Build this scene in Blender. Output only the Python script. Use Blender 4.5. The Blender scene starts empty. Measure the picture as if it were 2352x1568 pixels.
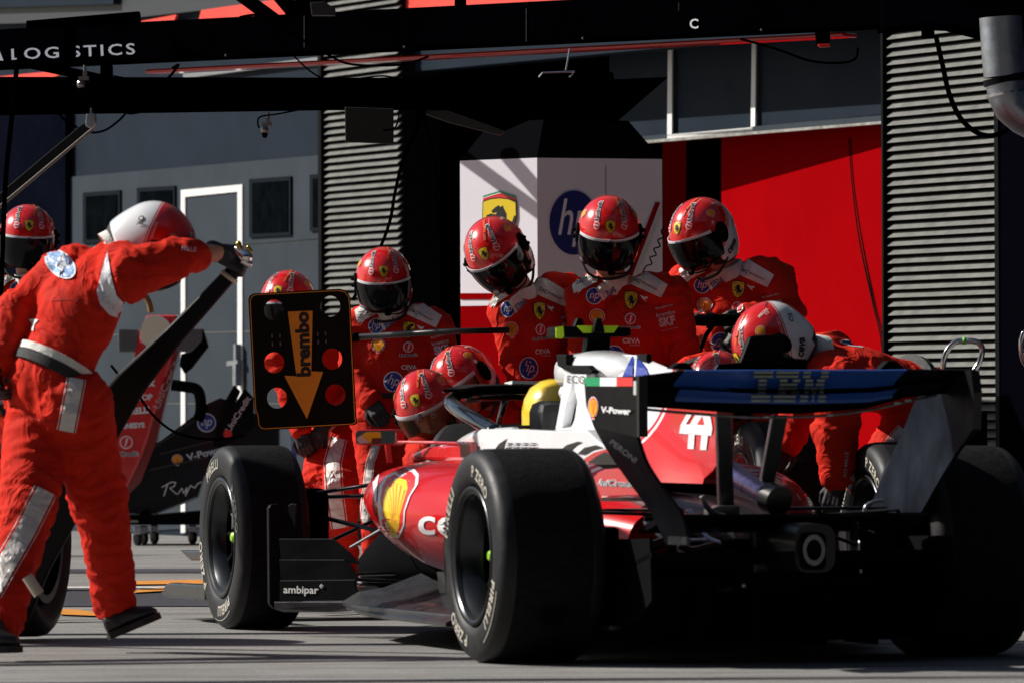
import bpy, bmesh, math, random
import numpy as np
from mathutils import Vector, Matrix, Euler, noise
from mathutils.bvhtree import BVHTree
random.seed(4)
V = Vector
rad = math.radians
scn = bpy.context.scene
# ------------------------------------------------------------------ camera
HC = 0.842; FPX = 14023.0
pit = math.atan(154/FPX); rol = 0.0045
fw = V((0, math.cos(pit), math.sin(pit))); up0 = V((0, -math.sin(pit), math.cos(pit))); rt0 = V((1, 0, 0))
rt = rt0*math.cos(rol) - up0*math.sin(rol); up = up0*math.cos(rol) + rt0*math.sin(rol)
cd = bpy.data.cameras.new('camera'); cam = bpy.data.objects.new('camera', cd); scn.collection.objects.link(cam)
m = Matrix((rt, up, -fw)).transposed().to_4x4(); m.translation = (0, 0, HC); cam.matrix_world = m
cd.sensor_width = 36; cd.lens = FPX/2352*36; cd.clip_start = .5; cd.clip_end = 600
cd.dof.use_dof = True; cd.dof.focus_distance = 26.5; cd.dof.aperture_fstop = 8.0
scn.camera = cam
# ------------------------------------------------------------------ light
SUN = V((-.78, .22, .58)).normalized()
w = bpy.data.worlds.new('World'); scn.world = w; w.use_nodes = True
nt = w.node_tree; bg = nt.nodes['Background']; sk = nt.nodes.new('ShaderNodeTexSky'); sk.sky_type = 'NISHITA'; sk.sun_disc = False
sk.sun_elevation = math.asin(SUN.z); sk.sun_rotation = math.atan2(SUN.x, SUN.y)
nt.links.new(sk.outputs[0], bg.inputs[0]); bg.inputs[1].default_value = .05
ld = bpy.data.lights.new('sun', 'SUN'); ld.energy = 5.0; ld.angle = rad(.5); ld.color = (1, .95, .88)
sun = bpy.data.objects.new('sun', ld); scn.collection.objects.link(sun); sun.rotation_euler = SUN.to_track_quat('Z', 'Y').to_euler(); sun.location = (-20, 20, 20)
scn.view_settings.view_transform = 'Standard'; scn.view_settings.look = 'None'; scn.view_settings.exposure = 0.35; scn.view_settings.gamma = 1
# ------------------------------------------------------------------ helpers
def ray(px, py): return (fw*FPX + rt*(px-1176) - up*(py-784))
CO = V((0, 0, HC))
def PX(px, py, Y):
    d = ray(px, py); return CO + d*(Y/d.y)
def S(Y): return Y/FPX                      # metres per photo unit at distance Y
MATS = {}
def M(name, col=(.5, .5, .5), rough=.5, metal=0, coat=0, bump=None, var=None, spec=.5, alpha=None, emit=0, stretch=None, crease=None):
    if name in MATS: return MATS[name]
    mt = bpy.data.materials.new(name); mt.use_nodes = True; n = mt.node_tree.nodes; L = mt.node_tree.links; b = n['Principled BSDF']
    b.inputs['Base Color'].default_value = (*col, 1); b.inputs['Roughness'].default_value = rough; b.inputs['Metallic'].default_value = metal
    b.inputs['Coat Weight'].default_value = coat; b.inputs['Coat Roughness'].default_value = .04; b.inputs['Specular IOR Level'].default_value = spec
    tc = n.new('ShaderNodeTexCoord'); src = tc.outputs['Object']
    if stretch:
        mp = n.new('ShaderNodeMapping'); mp.inputs['Scale'].default_value = stretch; L.new(src, mp.inputs[0]); src = mp.outputs[0]
    if var:
        nz = n.new('ShaderNodeTexNoise'); nz.inputs['Scale'].default_value = var[0]; nz.inputs['Detail'].default_value = 6; nz.inputs['Roughness'].default_value = .65
        L.new(src, nz.inputs['Vector'])
        mr = n.new('ShaderNodeMapRange'); mr.inputs[1].default_value = .3; mr.inputs[2].default_value = .7; mr.inputs[3].default_value = 1-var[1]; mr.inputs[4].default_value = 1+var[1]
        L.new(nz.outputs[0], mr.inputs[0])
        vm = n.new('ShaderNodeVectorMath'); vm.operation = 'SCALE'; vm.inputs[0].default_value = col; L.new(mr.outputs[0], vm.inputs['Scale']); L.new(vm.outputs[0], b.inputs['Base Color'])
        mr2 = n.new('ShaderNodeMapRange'); mr2.inputs[1].default_value = .3; mr2.inputs[2].default_value = .7; mr2.inputs[3].default_value = max(0, rough-.08); mr2.inputs[4].default_value = min(1, rough+.1)
        L.new(nz.outputs[0], mr2.inputs[0]); L.new(mr2.outputs[0], b.inputs['Roughness'])
    if bump:
        nz = n.new('ShaderNodeTexNoise'); nz.inputs['Scale'].default_value = bump[0]; nz.inputs['Detail'].default_value = 4; L.new(src, nz.inputs['Vector'])
        bp = n.new('ShaderNodeBump'); bp.inputs['Distance'].default_value = bump[1]; bp.inputs['Strength'].default_value = bump[2] if len(bump) > 2 else .6
        L.new(nz.outputs[0], bp.inputs['Height']); L.new(bp.outputs[0], b.inputs['Normal'])
        if crease:
            n2 = n.new('ShaderNodeTexNoise'); n2.inputs['Scale'].default_value = crease[0]; n2.inputs['Detail'].default_value = 2.5; n2.inputs['Distortion'].default_value = 1.6; L.new(src, n2.inputs['Vector'])
            s1 = n.new('ShaderNodeMath'); s1.operation = 'SUBTRACT'; s1.inputs[1].default_value = .5; L.new(n2.outputs[0], s1.inputs[0]); s2 = n.new('ShaderNodeMath'); s2.operation = 'ABSOLUTE'; L.new(s1.outputs[0], s2.inputs[0])
            s3 = n.new('ShaderNodeMath'); s3.operation = 'POWER'; s3.inputs[1].default_value = .6; L.new(s2.outputs[0], s3.inputs[0])
            b2 = n.new('ShaderNodeBump'); b2.inputs['Distance'].default_value = crease[1]; b2.inputs['Strength'].default_value = 1; b2.invert = True; L.new(s3.outputs[0], b2.inputs['Height']); L.new(b2.outputs[0], bp.inputs['Normal'])
    if alpha is not None: b.inputs['Alpha'].default_value = alpha
    if emit: b.inputs['Emission Color'].default_value = (*col, 1); b.inputs['Emission Strength'].default_value = emit
    MATS[name] = mt; return mt
RED = (.72, .014, .008)
suitM = M('suit_fabric', (.56, .019, .007), .8, bump=(260, .0012, .5), var=(9, .16), spec=.12, crease=(5.5, .016))
suitD = M('suit_seam', (.35, .006, .004), .8)
whiteF = M('white_fabric', (.72, .70, .66), .8, bump=(220, .001, .5), var=(14, .06), spec=.2, crease=(9, .007))
silverF = M('silver_tape', (.62, .58, .55), .45, var=(30, .12), bump=(60, .002, .5))
blackF = M('black_fabric', (.012, .012, .014), .75, bump=(200, .002, .6), var=(20, .3))
skinM = M('skin', (.50, .22, .14), .5, bump=(120, .0008, .4), var=(25, .12))
gloveM = M('glove_fabric', (.010, .010, .012), .6, bump=(150, .002, .7))
rubber = M('rubber', (.013, .013, .0145), .5, spec=.28, bump=(90, .0012, .5), var=(7, .35), stretch=(1, 3, 3))
treadM = M('tyre_tread', (.008, .008, .009), .8, bump=(90, .003, .9), var=(22, .7), stretch=(1.5, 3, 3), spec=.1)
rimM = M('rim_black', (.012, .012, .013), .3, .5)
rimL = M('rim_lip', (.05, .053, .057), .28, .9)
blk = M('black_paint', (.002, .002, .003), .42, coat=.03, var=(3, .3), spec=.08)
beamM = M('beam_black', (.0006, .0006, .0012), .5, var=(3, .3), spec=0)
blkM = M('black_matt', (.0025, .0025, .003), .75, spec=.04)
carb = M('carbon_fibre', (.007, .007, .008), .35, coat=.12, spec=.3, bump=(400, .0004, .4))
carbG = M('carbon_gloss', (.022, .022, .024), .3, coat=.2, var=(12, .4))
metal = M('bare_metal', (.40, .43, .48), .36, 1, var=(20, .1))
chrome = M('polished_metal', (.75, .73, .72), .12, 1)
white = M('white_print', (.78, .78, .80), .4)
black = M('black_print', (.008, .008, .008), .4)
yellow = M('yellow_print', (.82, .60, .01), .4)
blueP = M('blue_print', (.012, .035, .30), .4)
redP = M('red_print', (.70, .012, .012), .4)
greenP = M('green_print', (.0, .25, .08), .4)
fluo = M('fluorescent_yellow', (.62, .95, .02), .4)
orangeP = M('orange_print', (.80, .32, .02), .5)
shellO = M('amber_print', (.85, .42, .01), .4)
paintR = M('red_paint', (.62, .006, .008), .25, coat=1, var=(4, .06))
paintW = M('white_paint', (.80, .81, .83), .28, coat=.8, var=(5, .04))
def tag(o, label=None, cat=None, group=None, kind=None):
    if label: o['label'] = label
    if cat: o['category'] = cat
    if group: o['group'] = group
    if kind: o['kind'] = kind
    return o
def link(o, parent=None):
    scn.collection.objects.link(o)
    if parent is not None: o.parent = parent
    return o
def rootmat(o):
    while o.parent is not None: o = o.parent
    return o.matrix_basis
def obj(name, bm, mat=None, parent=None, local=False, smooth=False, sharp=None, bevel=0):
    """links a bmesh given in WORLD coordinates (or in local ones) as one mesh object"""
    if parent is not None and not local: bm.transform(rootmat(parent).inverted())
    me = bpy.data.meshes.new(name); bm.to_mesh(me); bm.free()
    for mm in (mat if isinstance(mat, (list, tuple)) else [mat]):
        if mm: me.materials.append(mm)
    if smooth:
        me.polygons.foreach_set('use_smooth', [True]*len(me.polygons))
        if sharp: me.set_sharp_from_angle(angle=rad(sharp))
    o = bpy.data.objects.new(name, me); link(o, parent)
    if bevel:
        b = o.modifiers.new('bevel', 'BEVEL'); b.width = bevel; b.segments = 2; b.limit_method = 'ANGLE'
    return o
def osplit(name, bm, mat, parent=None, **k):
    """every loose piece of the bmesh becomes an object of its own"""
    seen = set(); last = None; bm.verts.ensure_lookup_table()
    for v0 in bm.verts:
        if v0 in seen: continue
        st = [v0]; isl = []; seen.add(v0)
        while st:
            v = st.pop(); isl.append(v)
            for e in v.link_edges:
                w_ = e.other_vert(v)
                if w_ not in seen: seen.add(w_); st.append(w_)
        b = bmesh.new(); mp = {v: b.verts.new(v.co) for v in isl}
        for f in {f for v in isl for f in v.link_faces}: b.faces.new([mp[v] for v in f.verts]).material_index = f.material_index
        last = obj(name, b, mat, parent, **k)
    bm.free(); return last
def empty(name, loc, rz=0, label=None, cat=None, group=None):
    o = bpy.data.objects.new(name, None); o.empty_display_size = .2; link(o); o.matrix_basis = Matrix.Translation(loc) @ Matrix.Rotation(rz, 4, 'Z')
    return tag(o, label, cat, group)
def copy_tree(o, parent=None):
    c = o.copy(); scn.collection.objects.link(c); c.parent = parent
    for ch in list(o.children): copy_tree(ch, c)
    return c
def box(bm, c, sx, sy, sz, rot=None):
    """box centred at c"""
    r = rot or Matrix.Identity(3); vs = []
    for dz in (-1, 1):
        for dx, dy in ((-1, -1), (1, -1), (1, 1), (-1, 1)): vs.append(bm.verts.new(V(c) + r @ V((dx*sx/2, dy*sy/2, dz*sz/2))))
    for f in ((3, 2, 1, 0), (4, 5, 6, 7), (0, 1, 5, 4), (1, 2, 6, 5), (2, 3, 7, 6), (3, 0, 4, 7)): bm.faces.new([vs[i] for i in f])
def prism(bm, pts, vec):
    """closed prism: outline pts extruded by vec"""
    vec = V(vec); a = [bm.verts.new(V(p)) for p in pts]; b = [bm.verts.new(V(p)+vec) for p in pts]; n = len(pts)
    bm.faces.new(a); bm.faces.new(b[::-1])
    for i in range(n): bm.faces.new((a[i], b[i], b[(i+1) % n], a[(i+1) % n]))
    bmesh.ops.recalc_face_normals(bm, faces=bm.faces)
def loft(bm, rings, cap=True, closed=True):
    R = [[bm.verts.new(p) for p in r] for r in rings]; n = len(R[0])
    for i in range(len(R)-1):
        for k in range(n if closed else n-1):
            bm.faces.new((R[i][k], R[i][(k+1) % n], R[i+1][(k+1) % n], R[i+1][k]))
    if cap: bm.faces.new(R[0][::-1]); bm.faces.new(R[-1])
    return R
def frame(d):
    d = d.normalized(); a = V((0, 0, 1)) if abs(d.z) < .9 else V((1, 0, 0)); x = d.cross(a).normalized(); return x, d.cross(x).normalized()
def tube(bm, pts, r, n=8, flat=None):
    pts = [V(p) for p in pts]; rings = []; x = None
    for i, p in enumerate(pts):
        d = (pts[min(i+1, len(pts)-1)]-pts[max(i-1, 0)]).normalized()
        if x is None: x, y = frame(d)
        else: x = (x - d*x.dot(d)).normalized(); y = d.cross(x)
        rr = r[i] if isinstance(r, (list, tuple)) else r
        if flat:   # flat = (direction, ratio): squash along direction
            fx = (flat[0]-d*flat[0].dot(d)).normalized(); fy = d.cross(fx); rings.append([p + fx*math.cos(a)*rr*flat[1] + fy*math.sin(a)*rr for a in [2*math.pi*k/n for k in range(n)]])
        else: rings.append([p + x*math.cos(a)*rr + y*math.sin(a)*rr for a in [2*math.pi*k/n for k in range(n)]])
    loft(bm, rings)
def capsule(bm, p0, r0, p1, r1, n=14, flat=None):
    p0 = V(p0); p1 = V(p1); d = (p1-p0); L = d.length; d = d.normalized() if L > 1e-6 else V((0, 0, 1)); pts = []; rs = []
    for k in range(1, 5): a = rad(90-90*k/5); pts.append(p0-d*r0*math.sin(a)); rs.append(r0*math.cos(a))
    pts.append(p0); rs.append(r0); pts.append(p1); rs.append(r1)
    for k in range(4, 0, -1): a = rad(90-90*k/5); pts.append(p1+d*r1*math.sin(a)); rs.append(r1*math.cos(a))
    tube(bm, pts, rs, n, flat)
def spline(pts, n=8):
    pts = [V(p) for p in pts]; out = []
    for i in range(len(pts)-1):
        a = pts[max(i-1, 0)]; b = pts[i]; c = pts[i+1]; d = pts[min(i+2, len(pts)-1)]
        for k in range(n):
            t = k/n; out.append(.5*((2*b)+(c-a)*t+(2*a-5*b+4*c-d)*t*t+(3*b-a-3*c+d)*t**3))
    out.append(pts[-1]); return out
def lathe(bm, prof, n=64, axis='X', mi=None):
    """prof: (x along axis, radius[, material index])"""
    R = []
    for p in prof:
        R.append([bm.verts.new((p[0], p[1]*math.cos(2*math.pi*k/n), p[1]*math.sin(2*math.pi*k/n))) for k in range(n)])
    for i in range(len(R)-1):
        for k in range(n):
            f = bm.faces.new((R[i][k], R[i+1][k], R[i+1][(k+1) % n], R[i][(k+1) % n]))
            if len(prof[i]) > 2: f.material_index = prof[i][2]
    return R
def bvh_of(objs):
    vs = []; fs = []
    for o in (objs if isinstance(objs, (list, tuple)) else [objs]):
        mt = Matrix.Identity(4); q = o
        while q is not None: mt = q.matrix_basis @ mt; q = q.parent
        k = len(vs); vs += [mt @ v.co for v in o.data.vertices]; fs += [[i+k for i in p.vertices] for p in o.data.polygons]
    return BVHTree.FromPolygons(vs, fs)
def evaluated(o):
    dg = bpy.context.evaluated_depsgraph_get(); return bpy.data.meshes.new_from_object(o.evaluated_get(dg))
# ---------------------------------------------------------------- flat artwork in 2-D, then laid on surfaces
_txt = {}
def text2d(s, bold=0, shear=0, space=1):
    k = (s, bold, shear, space)
    if k not in _txt:
        cu = bpy.data.curves.new('t', 'FONT'); cu.body = s; cu.offset = bold; cu.shear = shear; cu.resolution_u = 3; cu.space_character = space
        o = bpy.data.objects.new('t', cu); scn.collection.objects.link(o); bpy.context.view_layer.update(); me = evaluated(o)
        vs = [(v.co.x, v.co.y) for v in me.vertices]; fs = [list(p.vertices) for p in me.polygons]
        bpy.data.objects.remove(o); bpy.data.curves.remove(cu); bpy.data.meshes.remove(me)
        xs = [v[0] for v in vs]; ys = [v[1] for v in vs]; cx = (min(xs)+max(xs))/2; cy = (min(ys)+max(ys))/2; ww = max(xs)-min(xs)
        _txt[k] = ([((x-cx)/ww, (y-cy)/ww) for x, y in vs], fs, ww)
    return _txt[k]
def grid_poly(pts, n=10):
    """fan-filled and subdivided outline so that it can follow a curved surface"""
    bm = bmesh.new(); vs = [bm.verts.new((x, y, 0)) for x, y in pts]; f = bm.faces.new(vs)
    bmesh.ops.triangulate(bm, faces=[f])
    L = max(max(p[0] for p in pts)-min(p[0] for p in pts), max(p[1] for p in pts)-min(p[1] for p in pts))
    for it in range(5):
        es = [e for e in bm.edges if e.calc_length() > L/n]
        if not es: break
        bmesh.ops.subdivide_edges(bm, edges=es, cuts=1); bmesh.ops.triangulate(bm, faces=bm.faces)
    bm.verts.index_update(); out = ([(v.co.x, v.co.y) for v in bm.verts], [[v.index for v in f.verts] for f in bm.faces]); bm.free(); return out
def disc2d(rx, ry=None, n=28, cx=0, cy=0): ry = ry or rx; return [(cx+rx*math.cos(2*math.pi*k/n), cy+ry*math.sin(2*math.pi*k/n)) for k in range(n)]
SHIELD = [(-.38, .46), (-.2, .52), (0, .54), (.2, .52), (.38, .46), (.39, .1), (.33, -.18), (.2, -.38), (0, -.54), (-.2, -.38), (-.33, -.18), (-.39, .1)]
HORSE = [(-.02, .40), (.03, .36), (.07, .40), (.09, .33), (.15, .20), (.15, .05), (.20, -.02), (.27, .04), (.31, .17), (.34, .16), (.32, -.02), (.26, -.10), (.21, -.14), (.22, -.24), (.15, -.30), (.14, -.40), (.06, -.42), (.10, -.30), (.12, -.20), (.04, -.16), (-.02, -.22), (-.01, -.36), (-.10, -.40), (-.06, -.30), (-.09, -.17), (-.06, -.06), (-.10, .0), (-.22, -.04), (-.26, -.12), (-.29, -.08), (-.24, .02), (-.10, .08), (-.22, .15), (-.27, .10), (-.27, .17), (-.18, .21), (-.08, .19), (-.05, .24), (-.14, .22), (-.17, .27), (-.08, .36)]
def scallop(n=9):
    out = [(-.14, -.50), (.14, -.50), (.17, -.36), (.33, -.30)]
    for k in range(n+1):
        a = rad(-18+216*k/n); out.append((.5*math.cos(a), .06+.44*math.sin(a)))
    out += [(-.33, -.30), (-.17, -.36)]; return out
def place2d(data, cx, cy, w, ang=0, h=None, shear=0):
    vs, fs = data[0], data[1]; h = h or w; c, s = math.cos(ang), math.sin(ang); out = []
    for x, y in vs:
        X = x*w + shear*y*h; Y = y*h; out.append((cx+X*c-Y*s, cy+X*s+Y*c))
    return out, fs
class Sheet:
    """collects coloured 2-D artwork (y up) and lays it on a surface with a caster"""
    def __init__(s): s.items = []
    def poly(s, pts, mat, cx=0, cy=0, w=1, ang=0, h=None, n=8): s.items.append((place2d(grid_poly(pts, n), cx, cy, w, ang, h), mat)); return s
    def text(s, t, mat, cx=0, cy=0, w=1, ang=0, bold=0, shear=0, h=None, space=1): s.items.append((place2d(text2d(t, bold, shear, space), cx, cy, w, ang, h), mat)); return s
    def lay(s, cast, bvh, name, parent, off=.003, local=False, maxd=None, fallback=None):
        mats = []; bm = bmesh.new(); lay = 0
        for (vs, fs), mat in s.items:
            if mat not in mats: mats.append(mat)
            mi = mats.index(mat); hit = []
            for x, y in vs:
                o, d = cast(x, y); r = bvh.ray_cast(o, d)
                if r[0] is None: hit.append(None)
                else:
                    nn = r[1] if r[1].dot(d) < 0 else -r[1]; hit.append(r[0] - d*(off+lay*.0007)/max(.35, abs(nn.dot(d))))
            bv = [bm.verts.new(h) if h else None for h in hit]
            for f in fs:
                q = [bv[i] for i in f]
                if any(a is None for a in q): continue
                if maxd and max((q[i].co-q[0].co).length for i in range(len(q))) > maxd: continue
                try:
                    ff = bm.faces.new(q); ff.material_index = mi
                except ValueError: pass
            lay += 1
        for v in [v for v in bm.verts if not v.link_faces]: bm.verts.remove(v)
        if not bm.faces: print('DECAL LOST', name, parent.name if parent else ''); bm.free(); return None
        return obj(name, bm, mats, parent, local=local)
def camcast(cx, cy, sc=1, ang=0):
    """artwork unit -> photo units around (cx, cy)"""
    c, s_ = math.cos(ang), math.sin(ang)
    def f(x, y):
        X = (x*c-y*s_)*sc; Y = (x*s_+y*c)*sc
        return CO, ray(cx+X, cy-Y).normalized()
    return f
def dircast(c, n, upv, sc=1):
    n = V(n).normalized(); u = V(upv); u = (u-n*u.dot(n)).normalized(); r = u.cross(n)
    return lambda x, y: (V(c)+n*.5+r*x*sc+u*y*sc, -n)
def shield(sh, cx, cy, h, ang=0):
    sh.poly(SHIELD, black, cx, cy, h*1.06, ang, n=5); sh.poly(SHIELD, yellow, cx, cy, h*.97, ang, n=5)
    sh.poly([(-.36, .44), (-.12, .44), (-.12, .40), (-.36, .40)], greenP, cx, cy, h*.95, ang); sh.poly([(.12, .44), (.36, .44), (.36, .40), (.12, .40)], redP, cx, cy, h*.95, ang)
    sh.poly(HORSE, black, cx, cy-.02*h, h*.86, ang, n=6); return sh
def roundel(sh, cx, cy, d, ang=0, sx=1):
    c, s_ = math.cos(ang), math.sin(ang)
    sh.poly(disc2d(.54), white, cx, cy, d*sx, ang, d, n=6); sh.poly(disc2d(.48), blueP, cx, cy, d*sx, ang, d, n=6)
    sh.text('hp', white, cx, cy, d*.62*sx, ang, bold=.0, shear=.3, h=d*.75); return sh
def shell(sh, cx, cy, d, ang=0, border=True):
    if border: sh.poly(scallop(), white, cx, cy, d*1.16, ang, n=6); sh.poly(scallop(), redP, cx, cy, d*1.06, ang, n=6)
    sh.poly(scallop(), shellO, cx, cy, d*.9, ang, n=6)
    c, s_ = math.cos(ang), math.sin(ang)
    for k in range(5):
        a = rad(90+(k-2)*27); p0 = (0, -.36); p1 = (.42*math.cos(a), .04+.40*math.sin(a)); nx, ny = -(p1[1]-p0[1]), p1[0]-p0[0]; l = math.hypot(nx, ny); nx, ny = nx/l*.018, ny/l*.018
        sh.poly([(p0[0]+nx*.3, p0[1]+ny*.3), (p1[0]+nx, p1[1]+ny), (p1[0]-nx, p1[1]-ny), (p0[0]-nx*.3, p0[1]-ny*.3)], redP, cx, cy, d*.9, ang, n=4)
    return sh
# ================================================================== SETTING
def ground_mat():
    mt = bpy.data.materials.new('concrete_ground'); mt.use_nodes = True; n = mt.node_tree.nodes; L = mt.node_tree.links; b = n['Principled BSDF']
    tc = n.new('ShaderNodeTexCoord'); b.inputs['Roughness'].default_value = .85; b.inputs['Specular IOR Level'].default_value = .25
    def nz(sc, det, mapsc=None):
        s = tc.outputs['Object']
        if mapsc: mp = n.new('ShaderNodeMapping'); mp.inputs['Scale'].default_value = mapsc; L.new(s, mp.inputs[0]); s = mp.outputs[0]
        q = n.new('ShaderNodeTexNoise'); q.inputs['Scale'].default_value = sc; q.inputs['Detail'].default_value = det; q.inputs['Roughness'].default_value = .7; L.new(s, q.inputs['Vector']); return q.outputs[0]
    def mr(s, a, b_, c, d):
        q = n.new('ShaderNodeMapRange'); q.inputs[1].default_value = a; q.inputs[2].default_value = b_; q.inputs[3].default_value = c; q.inputs[4].default_value = d; L.new(s, q.inputs[0]); return q.outputs[0]
    def mul(a, b_):
        q = n.new('ShaderNodeMath'); q.operation = 'MULTIPLY'; L.new(a, q.inputs[0]); L.new(b_, q.inputs[1]); return q.outputs[0]
    f = mul(mul(mr(nz(60, 8), .3, .7, .62, 1.32), mr(nz(1.1, 5), .3, .7, .82, 1.15)), mul(mr(nz(1, 4, (.35, 6, 1)), .50, .66, 1, .42), mr(nz(7, 3, (.3, 4, 1)), .56, .66, 1, .62)))
    vm = n.new('ShaderNodeVectorMath'); vm.operation = 'SCALE'; vm.inputs[0].default_value = (.27, .262, .25); L.new(f, vm.inputs['Scale']); L.new(vm.outputs[0], b.inputs['Base Color'])
    bp = n.new('ShaderNodeBump'); bp.inputs['Distance'].default_value = .006; bp.inputs['Strength'].default_value = .7; L.new(nz(140, 5), bp.inputs['Height']); L.new(bp.outputs[0], b.inputs['Normal'])
    return mt
bm = bmesh.new(); bmesh.ops.create_grid(bm, x_segments=8, y_segments=8, size=150); bmesh.ops.translate(bm, verts=bm.verts, vec=(0, 60, 0))
tag(obj('ground', bm, ground_mat()), kind='structure')
def gp(px, py):
    d = ray(px, py); return CO + d*(-HC/d.z)
def ground_sheet(name, pts, mat, dz):
    bm = bmesh.new(); bm.faces.new([bm.verts.new(gp(*p)+V((0, 0, dz))) for p in pts]); return tag(obj(name, bm, mat), kind='structure')
darkasp = M('dark_paint', (.035, .035, .045), .7, bump=(120, .004, .7), var=(5, .5), stretch=(1, 4, 1))
orangeL = M('orange_floor_paint', (.62, .24, .02), .7, bump=(120, .003, .5), var=(25, .25))
whiteL = M('white_floor_paint', (.5, .5, .48), .7, bump=(120, .003, .5), var=(15, .3))
ground_sheet('pit_box_paint', [(-200, 1354), (2600, 1354), (2600, 1380), (900, 1392), (-200, 1394)], darkasp, .004)
ground_sheet('dark_floor_line', [(-100, 1308), (2600, 1302), (2600, 1309), (-100, 1317)], darkasp, .004)
ground_sheet('orange_floor_line', [(110, 1400), (180, 1403), (238, 1411), (238, 1418), (140, 1414)], orangeL, .008)
ground_sheet('orange_floor_line', [(250, 1338), (440, 1334), (1300, 1331), (2400, 1326), (2400, 1330), (1300, 1336), (250, 1345)], orangeL, .008)
ground_sheet('orange_floor_line', [(320, 1358), (400, 1352), (400, 1360), (300, 1366)], orangeL, .012)
ground_sheet('white_floor_line', [(-200, 1348), (2600, 1344), (2600, 1348), (-200, 1352)], whiteL, .004)
ground_sheet('white_floor_line', [(1650, 1420), (2500, 1409), (2500, 1413), (1650, 1426)], whiteL, .012)
ground_sheet('floor_seam', [(-200, 1571), (1100, 1560), (2600, 1552), (2600, 1554), (1100, 1563), (-200, 1576)], darkasp, .004)
ground_sheet('floor_seam', [(-200, 1528), (1000, 1514), (1000, 1516), (-200, 1531)], darkasp, .004)
rubm = M('rubber_mark', (.06, .058, .056), .8, bump=(120, .003, .7), var=(30, .6), stretch=(1, 6, 1))
rg = random.Random(11)
for k in range(16):
    y = rg.choice([rg.uniform(1270, 1330), rg.uniform(1400, 1440), rg.uniform(1440, 1560)]); x = rg.uniform(-150, 1000); L_ = rg.uniform(150, 620); th_ = rg.uniform(.8, 3.2)*(y-1180)/250
    ground_sheet('rubber_streak', [(x, y), (x+L_*.5, y-th_*.6-3), (x+L_, y-6), (x+L_*.6, y+th_*.4-3), (x+L_*.2, y+th_*.5)], rubm, .0045+.0004*k)
# facade: vertical plane seen very obliquely
FD = V((-math.sin(rad(25)), math.cos(rad(25)), 0)); FN = V((-math.cos(rad(25)), -math.sin(rad(25)), 0)); FP = PX(2035, 500, 32.05)
def fac(px, py, off=0):
    d = ray(px, py); p0 = FP + FN*off; k = (p0-CO).dot(FN)/d.dot(FN); return CO + d*k
def fprism(name, pts, mat, off=0, th=.1, parent=None, **k):
    bm = bmesh.new(); prism(bm, [fac(x, y, off) for x, y in pts], -FN*th); return obj(name, bm, mat, parent, **k)
def R4(x0, y0, x1, y1, y0b=None, y1b=None): return [(x0, y0), (x1, y0 if y0b is None else y0b), (x1, y1 if y1b is None else y1b), (x0, y1)]
wallG = M('grey_wall_paint', (.037, .047, .058), .6, spec=.06, var=(2.5, .12), bump=(50, .003, .3))
wallB = M('slate_wall_paint', (.013, .020, .031), .6, spec=.05, var=(2.5, .15), bump=(40, .003, .3))
navy = M('navy_wall_paint', (.003, .004, .008), .7, var=(3, .3), spec=0)
bannerR = M('red_banner', (.78, .045, .025), .5, var=(3, .05))
bannerD = M('dark_banner', (.02, .024, .03), .5)
louv = M('louvre_metal', (.155, .157, .146), .6, spec=.1, var=(9, .25), bump=(30, .003, .4))
louvD = M('louvre_shadow_side', (.10, .10, .10), .6)
frameW = M('white_frame_paint', (.74, .74, .73), .4, var=(10, .05))
glassD = M('dark_glass', (.003, .004, .005), .6, var=(8, .5), spec=0)
r0 = fac(742, 784)
wall = empty('garage_wall', fac(742, 938), 0, 'slate grey garage wall left of the narrow louvred column, under the orange and black fascia', 'wall')
fprism('wall', [(-300, -60), (742, -60), (742, 358), (150, 408), (150, 1240), (-300, 1260)], wallB, 0, .3, wall)
fprism('wall_base', [(150, 1227), (742, 1185), (742, 1222), (150, 1258)], wallB, .01, .25, wall)
fprism('cornice', [(420, 170), (742, 130), (742, 140), (420, 181)], M('cornice_metal', (.20, .21, .22), .4), .04, .06, wall)
fprism('fascia_sign', [(322, 40), (520, 18), (740, -12), (742, -60), (-200, -60), (-200, 60), (200, 50)], bannerD, .05, .045, wall)
fprism('fascia_stripe', [(318, 50), (405, 34), (395, 62), (310, 75)], bannerR, .07, .018, wall)
fprism('fascia_stripe', [(462, 24), (742, -16), (742, 40), (450, 70)], bannerR, .07, .018, wall)
fprism('fascia_stripe', [(-60, 182), (160, 160), (120, 180), (-60, 192)], bannerR, .07, .018, wall)
fprism('fascia_panel', [(-200, -30), (260, -40), (260, 10), (-200, 24)], wallB, .10, .08, wall)
side = fprism('side_wall', [(-400, 262), (150, 250), (150, 1262), (-400, 1290)], navy, .06, .05); tag(side, 'dark navy wall panel at the far left behind the lollipop strut', 'wall')
bm = bmesh.new(); prism(bm, [fac(330, 255, .06), fac(742, 210, .06), fac(742, 262, .30), fac(330, 300, .30)], (0, 0, .02)); 
bm.free()
door = empty('sectional_door', fac(450, 1225), 0, 'wide grey sectional garage door with dark windows and a white outlined wicket door', 'door')
fprism('door_panel', [(150, 408), (742, 356), (742, 492+56), (150, 596)], wallG, .02, .06, door)
fprism('door_panel', [(150, 598), (742, 550), (742, 755), (150, 770)], wallG, .02, .06, door)
fprism('door_panel', [(150, 772), (742, 757), (742, 925), (150, 925)], wallG, .02, .06, door)
fprism('door_panel', [(150, 927), (742, 927), (742, 1190), (150, 1232)], wallG, .02, .06, door)
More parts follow.
